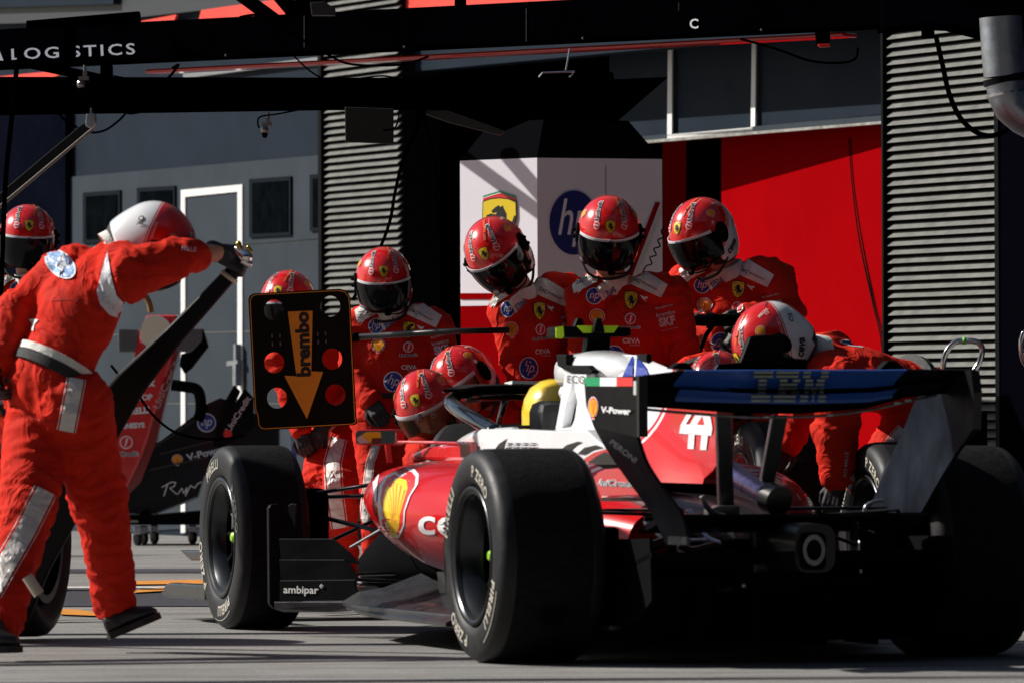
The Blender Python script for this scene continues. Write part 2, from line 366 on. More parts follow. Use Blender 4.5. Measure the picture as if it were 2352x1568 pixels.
for (x0, x1, y0, y1, a, b) in ((190, 275, 443, 560, 437, 555), (314, 401, 432, 550, 427, 545), (572, 667, 412, 546, 405, 541), (711, 760, 402, 532, 398, 528)):
    f = fprism('window', [(x0, y0), (x1, a), (x1, b), (x0, y1)], M('window_frame_paint', (.014, .018, .023), .6, spec=0), .035, .03, door)
    fprism('pane', [(x0+7, y0+9), (x1-6, a+10), (x1-6, b-9), (x0+7, y1-10)], glassD, .04, .01, f)
fr = fprism('wicket_door_frame', [(415, 437), (556, 424), (556, 1210), (545, 1211), (545, 441), (425, 453), (425, 1222), (415, 1223)], frameW, .03, .012, door)
h = fprism('door_handle', [(536, 790), (541, 790), (541, 826), (545, 826), (545, 835), (541, 835), (541, 885), (534, 885), (534, 838), (520, 840), (520, 829), (536, 827)], metal, .08, .04, door)
def louvre_column(x0, x1, ztop, zbot, off, label, extra):
    o = empty('louvred_column', fac((x0+x1)/2, 1200, off)*1.0, 0, label, 'column')
    a = fac(x0, 800, off); b = fac(x1, 800, off); a.z = b.z = 0
    bm = bmesh.new(); q = [a, b, b-FN*.25, a-FN*.25]; prism(bm, [p-FN*.035+V((0, 0, zbot)) for p in q], (0, 0, ztop-zbot)); obj('column_core', bm, M('column_core_paint', (.008, .008, .008), .8, spec=0), o)
    bm = bmesh.new(); z = zbot; p = .0437 if False else .0449; rr = random.Random(3)
    e = FD*(-1)
    while z < ztop:
        j = rr.uniform(-.0012, .0012)
        # blade: steep sloping face, sharp nose pointing out and down
        prof = [(0.004, .036+j), (.036, .008+j), (.038, .004+j), (.034, .002+j), (.0, .031+j)]
        A = a+e*(-.0)+V((0, 0, z)); B = b+V((0, 0, z))
        ra = [A-FN*.035+FN*u+V((0, 0, v)) for u, v in prof]; rb = [B-FN*.035+FN*u+V((0, 0, v)) for u, v in prof]
        mid = [[r1.lerp(r2, t)+V((0, 0, rr.uniform(-.001, .001))) for r1, r2 in zip(ra, rb)] for t in (.25, .5, .75)]
        loft(bm, [ra]+mid+[rb]); z += p
    bmesh.ops.recalc_face_normals(bm, faces=bm.faces)
    obj('louvre_blades', bm, louv, o)
    for (px, w) in extra:
        bm = bmesh.new(); c = fac(px, 800, off); c.z = 0; prism(bm, [c+FD*w/2+FN*.02, c-FD*w/2+FN*.02, c-FD*w/2-FN*.2, c+FD*w/2-FN*.2], (0, 0, ztop)); obj('edge_trim', bm, M('edge_trim_paint', (.004, .004, .005), .6, spec=.05), o)
    return o
louvre_column(746, 915, 3.5, .1, .12, 'narrower louvred metal column between the grey garage door and the dark opening', [(742, .05)])
louvre_column(2040, 2295, 3.2, .1, .12, 'wide louvred metal column between the red wall and the black pillar at the right', [(2036, .02), (2298, .04)])
# garage opening and everything in it
bm = bmesh.new(); prism(bm, [fac(915, 784, 0), fac(2040, 784, 0), fac(2040, 784, 0)-FN*7, fac(915, 784, 0)-FN*7], (0, 0, .02)); 
for v in bm.verts: v.co.z = .003 if v.co.z < fac(915, 784).z+.01 and False else v.co.z
bm.free()
gi = empty('garage_interior', fac(1400, 1150, -4), 0, 'dark back and side walls inside the open garage bay', 'wall')
A = fac(915, 784, -.1); B = fac(2300, 784, -.1); A.z = B.z = 0
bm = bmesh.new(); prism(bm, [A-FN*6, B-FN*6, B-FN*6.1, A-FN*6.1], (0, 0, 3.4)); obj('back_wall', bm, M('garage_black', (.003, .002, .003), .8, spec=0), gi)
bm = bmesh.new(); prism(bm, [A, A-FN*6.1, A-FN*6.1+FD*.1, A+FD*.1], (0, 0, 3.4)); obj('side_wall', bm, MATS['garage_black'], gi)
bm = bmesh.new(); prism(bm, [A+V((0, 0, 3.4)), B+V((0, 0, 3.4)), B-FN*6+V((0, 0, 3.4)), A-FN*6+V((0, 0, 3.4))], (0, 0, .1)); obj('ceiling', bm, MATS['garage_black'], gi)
fs = empty('garage_fascia', fac(1700, 200), 0, 'slate fascia above the garage opening with a thin white hanging frame', 'fascia')
fprism('fascia_board', [(915, -40), (2036, -40), (2036, 62), (915, 168)], wallB, 0, .15, fs)
fprism('fascia_panel', [(1400, 60), (2036, 10), (2036, 250+12), (1400, 318+8)], wallB, -.40, .1, fs)
fprism('fascia_panel', [(1380, 322), (2036, 264), (2036, 279), (1380, 333)], wallG, -.37, .1, fs)
fprism('fascia_edge', [(1380, 331), (2036, 278), (2036, 284), (1380, 338)], M('edge_metal', (.35, .34, .32), .4, .6, var=(14, .4)), -.34, .05, fs)
fprism('white_frame', [(1534, 100), (1543, 100), (1543, 309), (1724, 293), (1727, 70), (1736, 70), (1734, 305), (1532, 325)], frameW, -.37, .008, fs)
fprism('banner', [(920, -60), (2036, -60), (2036, -30), (1600, 5), (920, 26+30)], bannerR, .06, .05, fs)
sh = Sheet(); sh.poly(SHIELD, yellow, 0, 0, 40); 
bv = bvh_of([o for o in fs.children if o.name.startswith('banner')]); sh.lay(camcast(1378, -12), bv, 'shield_badge', fs, .01)
# red partition wall
rw = empty('red_partition', PX(1850, 938, 33.5), 0, 'bright red partition wall with a thin cable, beside the wide louvred column', 'wall')
redW = M('red_wall_paint', (.27, .0015, .003), .6, var=(1.2, .08), spec=0)
def wp(px, py, t): return PX(px, py, 33.0+(2037-px)/380*2.2+t)
bm = bmesh.new(); prism(bm, [wp(1657, 250, 0), wp(2050, 250, 0), wp(2050, 1215, 0), wp(1657, 1200, 0)], (.05, .12, 0)); obj('wall', bm, redW, rw)
for dx in (0, 4):
    bm = bmesh.new(); tube(bm, spline([wp(1950+dx, 318, -.03), wp(1958+dx, 430, -.03), wp(1975+dx*1.5, 560, -.03), wp(2005+dx, 700, -.03), wp(2026+dx, 800, -.03), wp(2034+dx, 980, -.03)]), .004, 6); obj('cable', bm, blkM, rw)
bm = bmesh.new(); prism(bm, [PX(1522, 300, 38), PX(1576, 300, 38), PX(1576, 1200, 38), PX(1522, 1200, 38)], (0, .05, 0)); tag(obj('dark_red_panel', bm, redW), 'dim red panel glimpsed in shade between the sponsor tower and the black doorway', 'panel')
for xs in (1752, 1836):
    bm = bmesh.new(); prism(bm, [wp(xs, 300, -.004), wp(xs+1.6, 300, -.004), wp(xs+1.6, 1210, -.004), wp(xs, 1210, -.004)], (.004, .01, 0)); obj('panel_joint', bm, M('joint_dark_red', (.12, .001, .002), .6), rw)
# sponsor tower
def dirpt(px, py, p0, dirv):
    n = V((dirv.y, -dirv.x, 0)); d = ray(px, py); return CO + d*((p0-CO).dot(n)/d.dot(n))
YB = 30.8
c0 = PX(1235, 700, YB); dH = V((-math.sin(rad(50)), math.cos(rad(50)), 0)); dP = V((math.sin(rad(70)), math.cos(rad(70)), 0))
bl = empty('sponsor_tower', V((c0.x, c0.y, 0)), 0, 'freestanding white and red garage tower with a prancing shield face and a blue roundel face', 'tower')
a = dirpt(1058, 700, c0, dH); b = dirpt(1522, 700, c0, dP); zt = PX(1235, 363, YB).z
foot = [V((p.x, p.y, 0)) for p in (a, c0, b, b+V((-.25, .6, 0)), a+V((.3, .7, 0)))]
panelW = M('white_tower_paint', (.80, .78, .84), .5, var=(2, .03), spec=.2); panelP = panelW
def zat(px, py, ref): return PX(px, py, ref.y).z
zr = zat(1235, 700, c0)
bm = bmesh.new(); prism(bm, [p+V((0, 0, zr)) for p in foot], (0, 0, zt-zr)); obj('upper_body', bm, panelW, bl)
bm = bmesh.new(); prism(bm, foot, (0, 0, zr-.001)); obj('lower_body', bm, redW, bl)
z1 = zat(1150, 689, a); 
bm = bmesh.new(); nH = V((-dH.y, dH.x, 0)); nH = nH if nH.y < 0 else -nH; prism(bm, [a+nH*.004+V((0, 0, zat(1058, 688, a)-a.z)), c0+nH*.004+V((0, 0, zat(1235, 688, c0)-c0.z)), c0+nH*.004+V((0, 0, zat(1235, 674, c0)-c0.z)), a+nH*.004+V((0, 0, zat(1058, 674, a)-a.z))], -nH*.003); obj('red_stripe', bm, redW, bl)
towerU = [o for o in bl.children if o.name.startswith('upper')][0]; tb = bvh_of(towerU)
sh = Sheet(); sh.poly([(-.39, .60), (0, .72), (.39, .60), (.39, .56), (0, .68), (-.39, .56)], greenP, 0, 0, 96, 0, 96).poly([(-.39, .54), (0, .66), (.39, .54), (.39, .40), (-.39, .40)], redP, 0, 0, 96, 0, 96)
sh.poly(SHIELD, black, 0, -2, 101, 0, 104).poly(SHIELD, yellow, 0, -2, 97, 0, 99).poly(HORSE, black, 0, -4, 110, 0, 100)
sh.lay(camcast(1147, 508), tb, 'shield_badge', bl, .006)
dkblue = M('deep_blue_print', (.006, .010, .16), .45)
sh = Sheet(); sh.poly(disc2d(.5), dkblue, 0, 0, 112, 0, 148, n=8).text('hp', white, 0, 0, 72, 0, shear=.28, h=118, bold=.005)
sh.lay(camcast(1318, 512), tb, 'roundel', bl, .006)
sh = Sheet(); sh.poly([(0, 0), (12, 0), (-60, -190), (-72, -190)], redW, 0, 0, 1).poly([(16, -6), (22, -6), (22, 0), (-38, -178), (-48, -178)], whiteF, 0, 0, 1); sh.lay(camcast(1505, 465), tb, 'diagonal_stripe', bl, .006)
sh = Sheet(); sh.poly([(0, 0), (1.2, 0), (1.2, -280), (0, -280)], black, 0, 0, 1); sh.lay(camcast(1391, 363), tb, 'panel_seam', bl, .004)
r1 = [p+V((0, 0, zt)) for p in foot]; cc = sum(r1, V())/5; r2 = [p.lerp(cc, .32) + V((0, 0, .20)) for p in r1]
bm = bmesh.new(); loft(bm, [r1, r2]); bmesh.ops.recalc_face_normals(bm, faces=bm.faces); obj('tapered_roof', bm, M('roof_black', (.004, .004, .005), .6, spec=0), bl)
bm = bmesh.new(); prism(bm, [fac(2298, -60, .15), fac(2700, -60, .15), fac(2700, 1250, .15), fac(2298, 1215, .15)], -FN*.4); tag(obj('black_pillar', bm, M('pillar_black', (.0015, .0015, .003), .7, spec=0)), 'plain black pillar at the right edge of the photograph', 'pillar')
# overhead gantry
def beam(name, pL, pR, hgt, dep, mat, parent, slope=0):
    bm = bmesh.new(); d = (pR-pL); nb = V((d.y, -d.x, 0)).normalized(); nb = nb if nb.y > 0 else -nb
    prism(bm, [pL, pR, pR+nb*dep, pL+nb*dep], (0, 0, hgt)); return obj(name, bm, mat, parent, bevel=.008)
ub = empty('upper_gantry_beam', PX(1000, 120, 29), 0, 'long glossy black overhead beam with pale lettering, highest in the photo', 'gantry beam')
beam('beam_body', PX(-400, 174, 31.3), PX(2080, 58, 27.2), .192, .22, beamM, ub)
beam('red_reflection_strip', PX(330, 160, 30.0)+V((0, .1, -.015)), PX(1940, 74, 27.5)+V((0, .1, -.015)), .02, .12, M('reflection_red', (.60, .01, .01), .2, coat=.6), ub)  # red reflection on the beam's underside, put in as a coloured strip
bm = bmesh.new(); prism(bm, [PX(2030, 62, 27), PX(2030, -60, 27), PX(2600, -80, 26.4), PX(2600, 150, 26.4), PX(2352, 97, 26.5), PX(2190, 56, 26.7), PX(2140, 54, 26.8)], (0, .5, 0)); obj('beam_end_box', bm, beamM, ub)
bv = bvh_of([c for c in ub.children if c.name.startswith('beam_body')])
lav = M('lavender_print', (.34, .34, .42), .5)
sh = Sheet(); sh.text('LOGISTICS', lav, 0, 0, 284, rad(2.6), bold=.01, h=284*.72, space=1.25); sh.lay(camcast(168, 119), bv, 'lettering', ub, .004)
sh = Sheet(); sh.poly([(-14, -12), (0, 16), (12, -14)], lav, 0, 0, 1); sh.lay(camcast(-4, 126), bv, 'lettering', ub, .004)
sh = Sheet(); sh.text('C', M('pale_print', (.7, .7, .74), .5), 0, 0, 20, 0, bold=.02); sh.lay(camcast(1594, 55), bv, 'lettering', ub, .004)
def beampt(px, py, off=.003):
    h_ = bv.ray_cast(CO, ray(px, py).normalized()); return h_[0]+h_[1]*(off if h_[1].y < 0 else -off) if h_[0] else None
for xs, ys_ in ((700, 72), (1210, 58), (1560, 45)):
    p1, p2 = beampt(xs, ys_-38), beampt(xs, ys_+38)
    if p1 and p2: bm = bmesh.new(); tube(bm, [p1, p2], .003, 6); obj('beam_seam', bm, M('seam_grey', (.03, .03, .035), .5), ub)
for k in range(4):
    p1 = beampt(520+k*410, 128-k*410*.0475)
    if p1: bm = bmesh.new(); capsule(bm, p1, .007, p1+V((0, -.004, 0)), .006, 8); obj('bolt', bm, M('bolt_grey', (.02, .02, .022), .6), ub)
def hung(name, pts, Y, mat, th=.06, parent=None): 
    bm = bmesh.new(); prism(bm, [PX(x, y, Y) for x, y in pts], (0, th, 0)); return obj(name, bm, mat, parent, bevel=.004)
hung('mounting_post', [(145, 52), (173, 50), (173, 140), (145, 142)], 28.4, beamM, .06, ub)
hung('signal_box', [(60, 48), (320, 26), (322, 52), (60, 66)], 29.8, beamM, .1, ub)
fin = hung('cooling_fin', [(655, 6), (700, -6), (740, -6), (740, 36), (655, 36)], 28.9, beamM, .02, ub)
for k in range(8): hung('fin_rib', [(660+k*10, 2), (664+k*10, 2), (664+k*10, 34), (660+k*10, 34)], 28.85, beamM, .02, fin)
hung('bracket', [(712, 6), (745, 4), (770, 20), (770, 36), (716, 36)], 28.5, M('bracket_dark', (.05, .05, .05), .4, .5), .06, ub)
hung('bracket', [(1044, -4), (1071, -4), (1071, 17), (1044, 19)], 28.3, beamM, .06, ub)
lb = empty('lower_gantry_beam', PX(700, 240, 25), 0, 'lower black overhead beam with cameras and a square panel hanging from it', 'gantry beam')
hung('beam_body', [(-300, 176), (1290, 180), (1290, 250), (740, 250), (-300, 266)], 25.0, beamM, .16, lb)
hung('beam_gusset', [(1010, 249), (1240, 190), (1534, 177), (1412, 283), (1230, 268), (1150, 303), (1134, 297)], 25.4, beamM, .1, lb)
hung('gusset_brace', [(940, 249), (1012, 249), (1160, 302), (1150, 312), (1030, 282)], 25.2, M('brace_grey', (.03, .033, .036), .4), .03, lb)
hung('lamp_housing', [(1150, 170), (1200, 168), (1408, 166), (1412, 190), (1150, 190)], 25.1, beamM, .1, lb)
bm = bmesh.new(); tube(bm, [PX(1300, 162, 25), PX(1309, 112, 25)], .004); tube(bm, [PX(1238, 178, 25), PX(1246, 168, 25), PX(1320, 165, 25), PX(1308, 178, 25)], .004); obj('antenna', bm, metal, lb)
hung('support_post', [(955, 250), (978, 250), (978, 278), (955, 278)], 25.1, beamM, .05, lb)
pn = hung('hanging_panel', [(792, 246), (904, 250), (904, 331), (793, 327)], 24.8, M('panel_brown', (.010, .008, .006), .6), .02, lb)
for pA, pB, wd in (((1052, 352), (1262, 505), .075), ((1150, 340), (1262, 470), .085)):  # bars added in the sun's path to cast the tower's diagonal shadows
    a_ = dirpt(*pA, c0, dH)+SUN*1.55; b_ = dirpt(*pB, c0, dH)+SUN*1.55; bm = bmesh.new(); tube(bm, [a_, b_], wd/2, 8); obj('shadow_bar', bm, beamM, ub)
def tinycam(cx, cy, Y, k=1, name='camera_mount'):
    bm = bmesh.new(); s = S(Y)*k; c = PX(cx, cy, Y); capsule(bm, c, 9*s, c+V((0, 0, 3*s)), 9*s, 12); box(bm, c+V((6*s, 0, 14*s)), 22*s, 14*s, 8*s); tube(bm, [c+V((8*s, 0, 16*s)), c+V((8*s, 0, 42*s))], 3.2*s); box(bm, c+V((8*s, 0, 24*s)), 9*s, 9*s, 10*s)
    o = obj(name, bm, M('cam_metal', (.30, .28, .27), .3, .9), lb); bm = bmesh.new(); capsule(bm, c-V((0, 0, 7*s)), 7.5*s, c-V((0, 0, 12*s)), 6*s, 12); obj('lens', bm, glassD, o)
tinycam(608, 300, 24.95, 1.0); tinycam(186, 196, 24.9, 1.1); tinycam(203, 282, 24.95, .8)
def cable(name, pts, Y, r, label, mat=beamM, parent=None, cat='cable'):
    bm = bmesh.new(); tube(bm, spline([PX(p[0], p[1], Y+(p[2] if len(p) > 2 else 0)) for p in pts]), r, 6); o = obj(name, bm, mat, parent, smooth=True)
    return o if parent else tag(o, label, cat)
cable('cable', [(395, 158), (410, 150), (380, 185), (330, 210), (260, 222), (195, 218), (170, 200)], 24.9, .006, None, parent=lb)
cable('cable', [(260, 175), (300, 185), (345, 215), (335, 250), (300, 262), (270, 250), (300, 225), (305, 195), (290, 180)], 24.9, .004, None, parent=lb)
cable('cable', [(136, 264), (160, 284), (205, 304), (240, 300), (270, 280), (288, 262)], 24.9, .005, None, parent=lb)
cable('cable', [(595, 295), (592, 280), (600, 268), (640, 262), (700, 250)], 24.9, .004, None, parent=lb)
cable('cable', [(550, 40), (590, 35), (625, 55), (700, 95), (760, 130), (800, 147), (860, 151), (930, 148), (985, 130)], 27.9, .006, None, parent=ub)
cable('cable', [(640, 90), (740, 180), (880, 175), (905, 190), (918, 230), (910, 290), (880, 300)], 24.8, .004, None, parent=lb)
cable('hanging_cable', [(965, 275), (952, 310), (925, 370), (908, 440), (895, 510), (868, 580), (810, 690)], 29.3, .009, 'black cable hanging from the lower beam toward the mechanic behind the pole')
cable('hanging_cable', [(975, 275), (990, 330), (1003, 400), (1008, 520), (1050, 640)], 28.4, .006, 'faint thin cable hanging in the dark garage opening left of the sponsor tower')
cable('hanging_cable', [(40, 138), (34, 200), (26, 280), (14, 400), (8, 520), (2, 700)], 24.3, .011, 'black cable hanging down at the far left edge of the photograph')
cable('hanging_cable', [(2150, 85), (2165, 150), (2180, 215), (2205, 270), (2240, 303), (2275, 312), (2310, 300), (2345, 270)], 26.0, .012, 'black cable looping from the beam end across the wide louvred column')
cable('hanging_cable', [(1700, 90), (1780, 112), (1860, 140), (1930, 145), (1965, 135), (1970, 110)], 27.0, .006, 'thin dark cable sagging below the upper beam in front of the fascia')
cable('wavy_cord', [(1527, 520), (1519, 532), (1524, 545), (1511, 552), (1516, 566), (1502, 572), (1507, 586), (1493, 592), (1497, 606), (1483, 613), (1470, 640)], 29.5, .004, 'thin wavy black cord against the pale tower face')
stt = empty('diagonal_strut', PX(100, 380, 24.7), 0, 'slanted black carbon strut dropping from the lower beam at the far left', 'strut')
hung('strut_arm', [(205, 278), (214, 290), (30, 448), (-60, 525), (-60, 494), (185, 288)], 24.7, carb, .04, stt)
hung('strut_edge', [(214, 291), (216, 297), (-20, 496), (-20, 486)], 24.68, M('strut_edge_grey', (.20, .18, .15), .5), .03, stt)
hung('strut_bracket', [(198, 262), (219, 262), (221, 285), (212, 297), (196, 290)], 24.6, metal, .05, stt)
aw = empty('swing_arm', PX(150, 160, 26.5), 0, 'black slanted arm under the upper beam reaching out at the left', 'arm')
hung('arm', [(38, 132), (56, 132), (240, 172), (252, 190), (225, 190), (60, 156), (38, 158)], 26.5, beamM, .06, aw); hung('arm_post', [(230, 150), (258, 150), (258, 192), (230, 192)], 26.45, beamM, .05, aw)
hung('arm_foot', [(228, 190), (262, 190), (260, 196), (230, 196)], 26.4, chrome, .06, aw)
eb = hung('sensor_box', [(1873, 72), (1906, 72), (1908, 92), (1900, 106), (1876, 100)], 27.0, beamM, .06); tag(eb, 'small black sensor box with a red underside below the upper beam', 'sensor box')
hung('red_base', [(1878, 102), (1906, 101), (1908, 107), (1884, 109)], 26.98, redP, .05, eb)
eb = hung('short_post', [(2118, 50), (2146, 50), (2147, 88), (2118, 88)], 26.3, beamM, .06); tag(eb, 'short black post hanging from the beam end in front of the wide louvred column', 'post')
# two further gantry arms above the picture (their shade lies on the floor)
for y, z in ((24.0, 2.62), (22.95, 2.75)):
    bm = bmesh.new(); box(bm, (-3.2, y, z), 7.0, .16, .12); tag(obj('overhead_beam', bm, beamM, bevel=.01), 'slim black gantry arm just above the view, its shade crossing the concrete', 'overhead beam', 'overhead beams above the view')
# duct
du = empty('exhaust_duct', PX(2305, 180, 25.5), 0, 'silver ventilation duct bending down at the upper right', 'duct')
s = S(25.5); P = [PX(2300, 60, 25.5), PX(2306, 180, 25.5)]
bm = bmesh.new(); tube(bm, [PX(2298, 40, 25.5), PX(2303, 120, 25.5), PX(2308, 176, 25.5)], 49*s, 32); o1 = obj('duct_pipe', bm, metal, du, smooth=True, sharp=50)
bm = bmesh.new(); tube(bm, [PX(2308, 176, 25.5), PX(2311, 190, 25.5)], 52*s, 32); obj('clamp_ring', bm, blk, du, smooth=True, sharp=50)
bm = bmesh.new(); tube(bm, [PX(2311, 190, 25.5), PX(2314, 215, 25.5), PX(2327, 245, 25.5), PX(2350, 265, 25.5), PX(2420, 300, 25.5)], [47*s, 47*s, 46*s, 45*s, 45*s], 32); obj('duct_elbow', bm, metal, du, smooth=True, sharp=50)
for q in ((2318, 226, 2303, 0),):
    bm = bmesh.new(); tube(bm, [PX(2313, 212, 25.5), PX(2314, 217, 25.5)], 49*s, 32); obj('seam_ring', bm, chrome, du, smooth=True, sharp=50)
# grab handle
gh = empty('grab_hoop', PX(2215, 870, 26), 0, 'bent stainless grab hoop with green tape in front of the louvres', 'hoop handle')
bm = bmesh.new(); tube(bm, spline([PX(2174, 900, 26), PX(2166, 850, 26), (PX(2172, 812, 26)), PX(2192, 787, 26), PX(2215, 783, 26), PX(2242, 785, 26), PX(2256, 800, 26), PX(2250, 830, 26), PX(2232, 868, 26), PX(2228, 960, 26)]), .0125, 12); obj('hoop_tube', bm, chrome, gh, smooth=True)
bm = bmesh.new(); tube(bm, [PX(2211, 783, 26), PX(2219, 783, 26)], .0155, 12); obj('tape_band', bm, M('green_tape', (.15, .6, .05), .5), gh, smooth=True)
bm = bmesh.new(); box(bm, PX(2228, 1010, 26.05), .14, .1, .25); box(bm, V((PX(2200, 1000, 26).x, 26.05, .3)), .3, .3, .6); obj('handle_base', bm, blkM, gh)
g2 = empty('grab_hoop', PX(2352, 800, 25.6), 0, 'sliver of a second steel hoop cut off by the right edge', 'hoop handle')
bm = bmesh.new(); tube(bm, spline([PX(2352, 762, 25.6), PX(2345, 790, 25.6), PX(2352, 830, 25.6), PX(2380, 850, 25.6), PX(2400, 770, 25.6), PX(2352, 762, 25.6)]), .011, 10); obj('hoop_tube', bm, chrome, g2, smooth=True)
bm = bmesh.new(); box(bm, V((PX(2390, 938, 25.6).x, 25.6, .45)), .05, .05, .95); obj('hoop_post', bm, blkM, g2)

# unseen stand behind the camera and pit-building storeys, added to block sky light
gs = empty('sky_block_stand', (0, -14, 0), 0, 'unseen dark tiered stand added behind the camera to block sky light', 'sky_block_stand')
bm = bmesh.new(); prism(bm, [V((-90, -9, 0)), V((-90, -9, 3)), V((-90, -24, 20)), V((-90, -26, 20)), V((-90, -26, 0))], (132, 0, 0)); obj('sky_block_terraces', bm, M('sky_block_dark', (.03, .03, .032), .8), gs)
bm = bmesh.new(); prism(bm, [V((-90, -4, 23)), V((-90, -27, 25)), V((-90, -27, 25.5)), V((-90, -4, 23.4))], (132, 0, 0)); prism(bm, [V((-90, -26, 13)), V((-90, -26.4, 13)), V((-90, -26.4, 25)), V((-90, -26, 25))], (132, 0, 0)); obj('sky_block_roof', bm, MATS['sky_block_dark'], gs)
up_ = empty('unseen_pit_building', fac(1400, 500, -.5), 0, 'dark unseen upper storeys above the garages, made tall to block sky light', 'building')
A = fac(-300, 784, -.45); B = FP - FD*34; A.z = B.z = 3.46; B = B-FN*.45
bm = bmesh.new(); prism(bm, [A, B, B-FN*8, A-FN*8], (0, 0, 16)); obj('upper_storey', bm, wallB, up_)  # storey height raised to shut out sky light
B0 = fac(2700, 784, -.45); B0.z = 0; B1 = V((B.x, B.y, 0))
bm = bmesh.new(); prism(bm, [B0, B1, B1-FN*8, B0-FN*8], (0, 0, 3.45)); obj('lower_storey', bm, navy, up_)
# ================================================================== RACING CAR
TH = rad(16.9); CARO = V((.766, 20.53, 0))
car = empty('racing_car', CARO, TH, 'red and white open wheel racing car stopped in the pit box, seen from behind', 'racing car')
Mc = car.matrix_basis.copy(); Mi = Mc.inverted(); Mi3 = Mi.to_3x3(); CL = Mi @ CO
def cx_(px, py, r): d = Mi3 @ ray(px, py); return CL + d*((r-CL.x)/d.x)
def cy_(px, py, f): d = Mi3 @ ray(px, py); return CL + d*((f-CL.y)/d.y)
def C(name, bm, mat, parent=None, **k): return obj(name, bm, mat, parent or car, local=True, **k)
def CS(name, bm, mat, parent=None, **k): return osplit(name, bm, mat, parent or car, local=True, **k)
def se(cx, cz, y, w, h, p=3.2, n=36, tw=1.0):
    """superellipse section at y; tw narrows the bottom"""
    out = []
    for k in range(n):
        a = 2*math.pi*k/n; c, s_ = math.cos(a), math.sin(a); X = math.copysign(abs(c)**(2/p), c)*w; Z = math.copysign(abs(s_)**(2/p), s_)*h
        if Z < 0: X *= 1-(1-tw)*(-Z/h)
        out.append(V((cx+X, y, cz+Z)))
    return out
# body paint that changes where the livery changes (object coordinates of the car)
def livery():
    mt = bpy.data.materials.new('livery_paint'); mt.use_nodes = True; n = mt.node_tree.nodes; L = mt.node_tree.links; b = n['Principled BSDF']
    b.inputs['Roughness'].default_value = .25; b.inputs['Coat Weight'].default_value = 1; b.inputs['Coat Roughness'].default_value = .03
    tc = n.new('ShaderNodeTexCoord'); sp = n.new('ShaderNodeSeparateXYZ'); L.new(tc.outputs['Object'], sp.inputs[0])
    def mth(op, a, c=None):
        q = n.new('ShaderNodeMath'); q.operation = op
        for i, v in enumerate((a, c)):
            if v is None: continue
            if isinstance(v, (int, float)): q.inputs[i].default_value = v
            else: L.new(v, q.inputs[i])
        return q.outputs[0]
    y = sp.outputs[1]; z = sp.outputs[2]; xa = mth('ABSOLUTE', sp.outputs[0])
    d = mth('SQRT', mth('ADD', mth('POWER', mth('SUBTRACT', y, 1.02), 2), mth('POWER', mth('SUBTRACT', z, .93), 2)))
    ahead = mth('MULTIPLY', mth('GREATER_THAN', y, 1.02), mth('LESS_THAN', y, 2.22)); ahead = mth('MULTIPLY', ahead, mth('GREATER_THAN', mth('ADD', z, mth('MULTIPLY', mth('SUBTRACT', y, 1.02), .12)), .655))
    ahead = mth('MULTIPLY', ahead, mth('LESS_THAN', xa, .46)); wcirc = mth('LESS_THAN', d, .315); ring = mth('MULTIPLY', mth('GREATER_THAN', d, .335), mth('LESS_THAN', d, .352))
    wf = mth('MINIMUM', mth('ADD', mth('ADD', ahead, wcirc), ring), 1)
    mx = n.new('ShaderNodeMix'); mx.data_type = 'RGBA'; L.new(wf, mx.inputs[0]); mx.inputs[6].default_value = (.58, .004, .006, 1); mx.inputs[7].default_value = (.80, .81, .83, 1)
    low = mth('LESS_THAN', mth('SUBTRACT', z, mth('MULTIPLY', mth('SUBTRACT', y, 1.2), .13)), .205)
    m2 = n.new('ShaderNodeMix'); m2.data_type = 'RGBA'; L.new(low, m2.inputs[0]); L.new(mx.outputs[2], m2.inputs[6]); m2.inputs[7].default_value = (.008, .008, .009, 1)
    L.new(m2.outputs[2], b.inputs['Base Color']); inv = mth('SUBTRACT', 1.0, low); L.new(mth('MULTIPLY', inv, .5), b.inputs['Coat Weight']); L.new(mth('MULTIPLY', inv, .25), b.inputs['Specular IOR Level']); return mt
liv = livery()
# wheels -----------------------------------------------------------------
def tyre_profile(w, R, rr):
    h = w/2; return [(-h*.80, rr-.012), (-h*.90, rr+.002), (-h*.975, rr+.016), (-h*1.0, rr+.035), (-h*1.005, R-.055), (-h*.985, R-.035), (-h*.94, R-.017), (-h*.85, R-.005), (-h*.70, R, 1), (-h*.3, R+.001, 1), (h*.3, R+.001, 1), (h*.70, R), (h*.84, R-.004), (h*.94, R-.018), (h*1.0, R-.045), (h*1.02, rr+.07), (h*.93, rr+.035), (h*.78, rr+.004), (h*.62, rr-.012)]
textM = M('sidewall_print', (.44, .41, .35), .5, var=(40, .12))
def arc_text(s, r, a0, hgt, bold=.0, track=1.0, flip=False):
    """2-D letters bent round a circle of radius r, centred at angle a0 (deg, 90 = top), read from outside"""
    vs, fs, ww = text2d(s, bold, 0, track); sc = hgt/.72; W = ww*sc; out = []
    for x, y in vs:
        th = rad(a0) - (x*W)/r * (-1 if flip else 1); rad_ = r + (y*ww*sc)*(-1 if flip else 1)
        out.append((rad_*math.cos(th), rad_*math.sin(th)))
    return out, fs
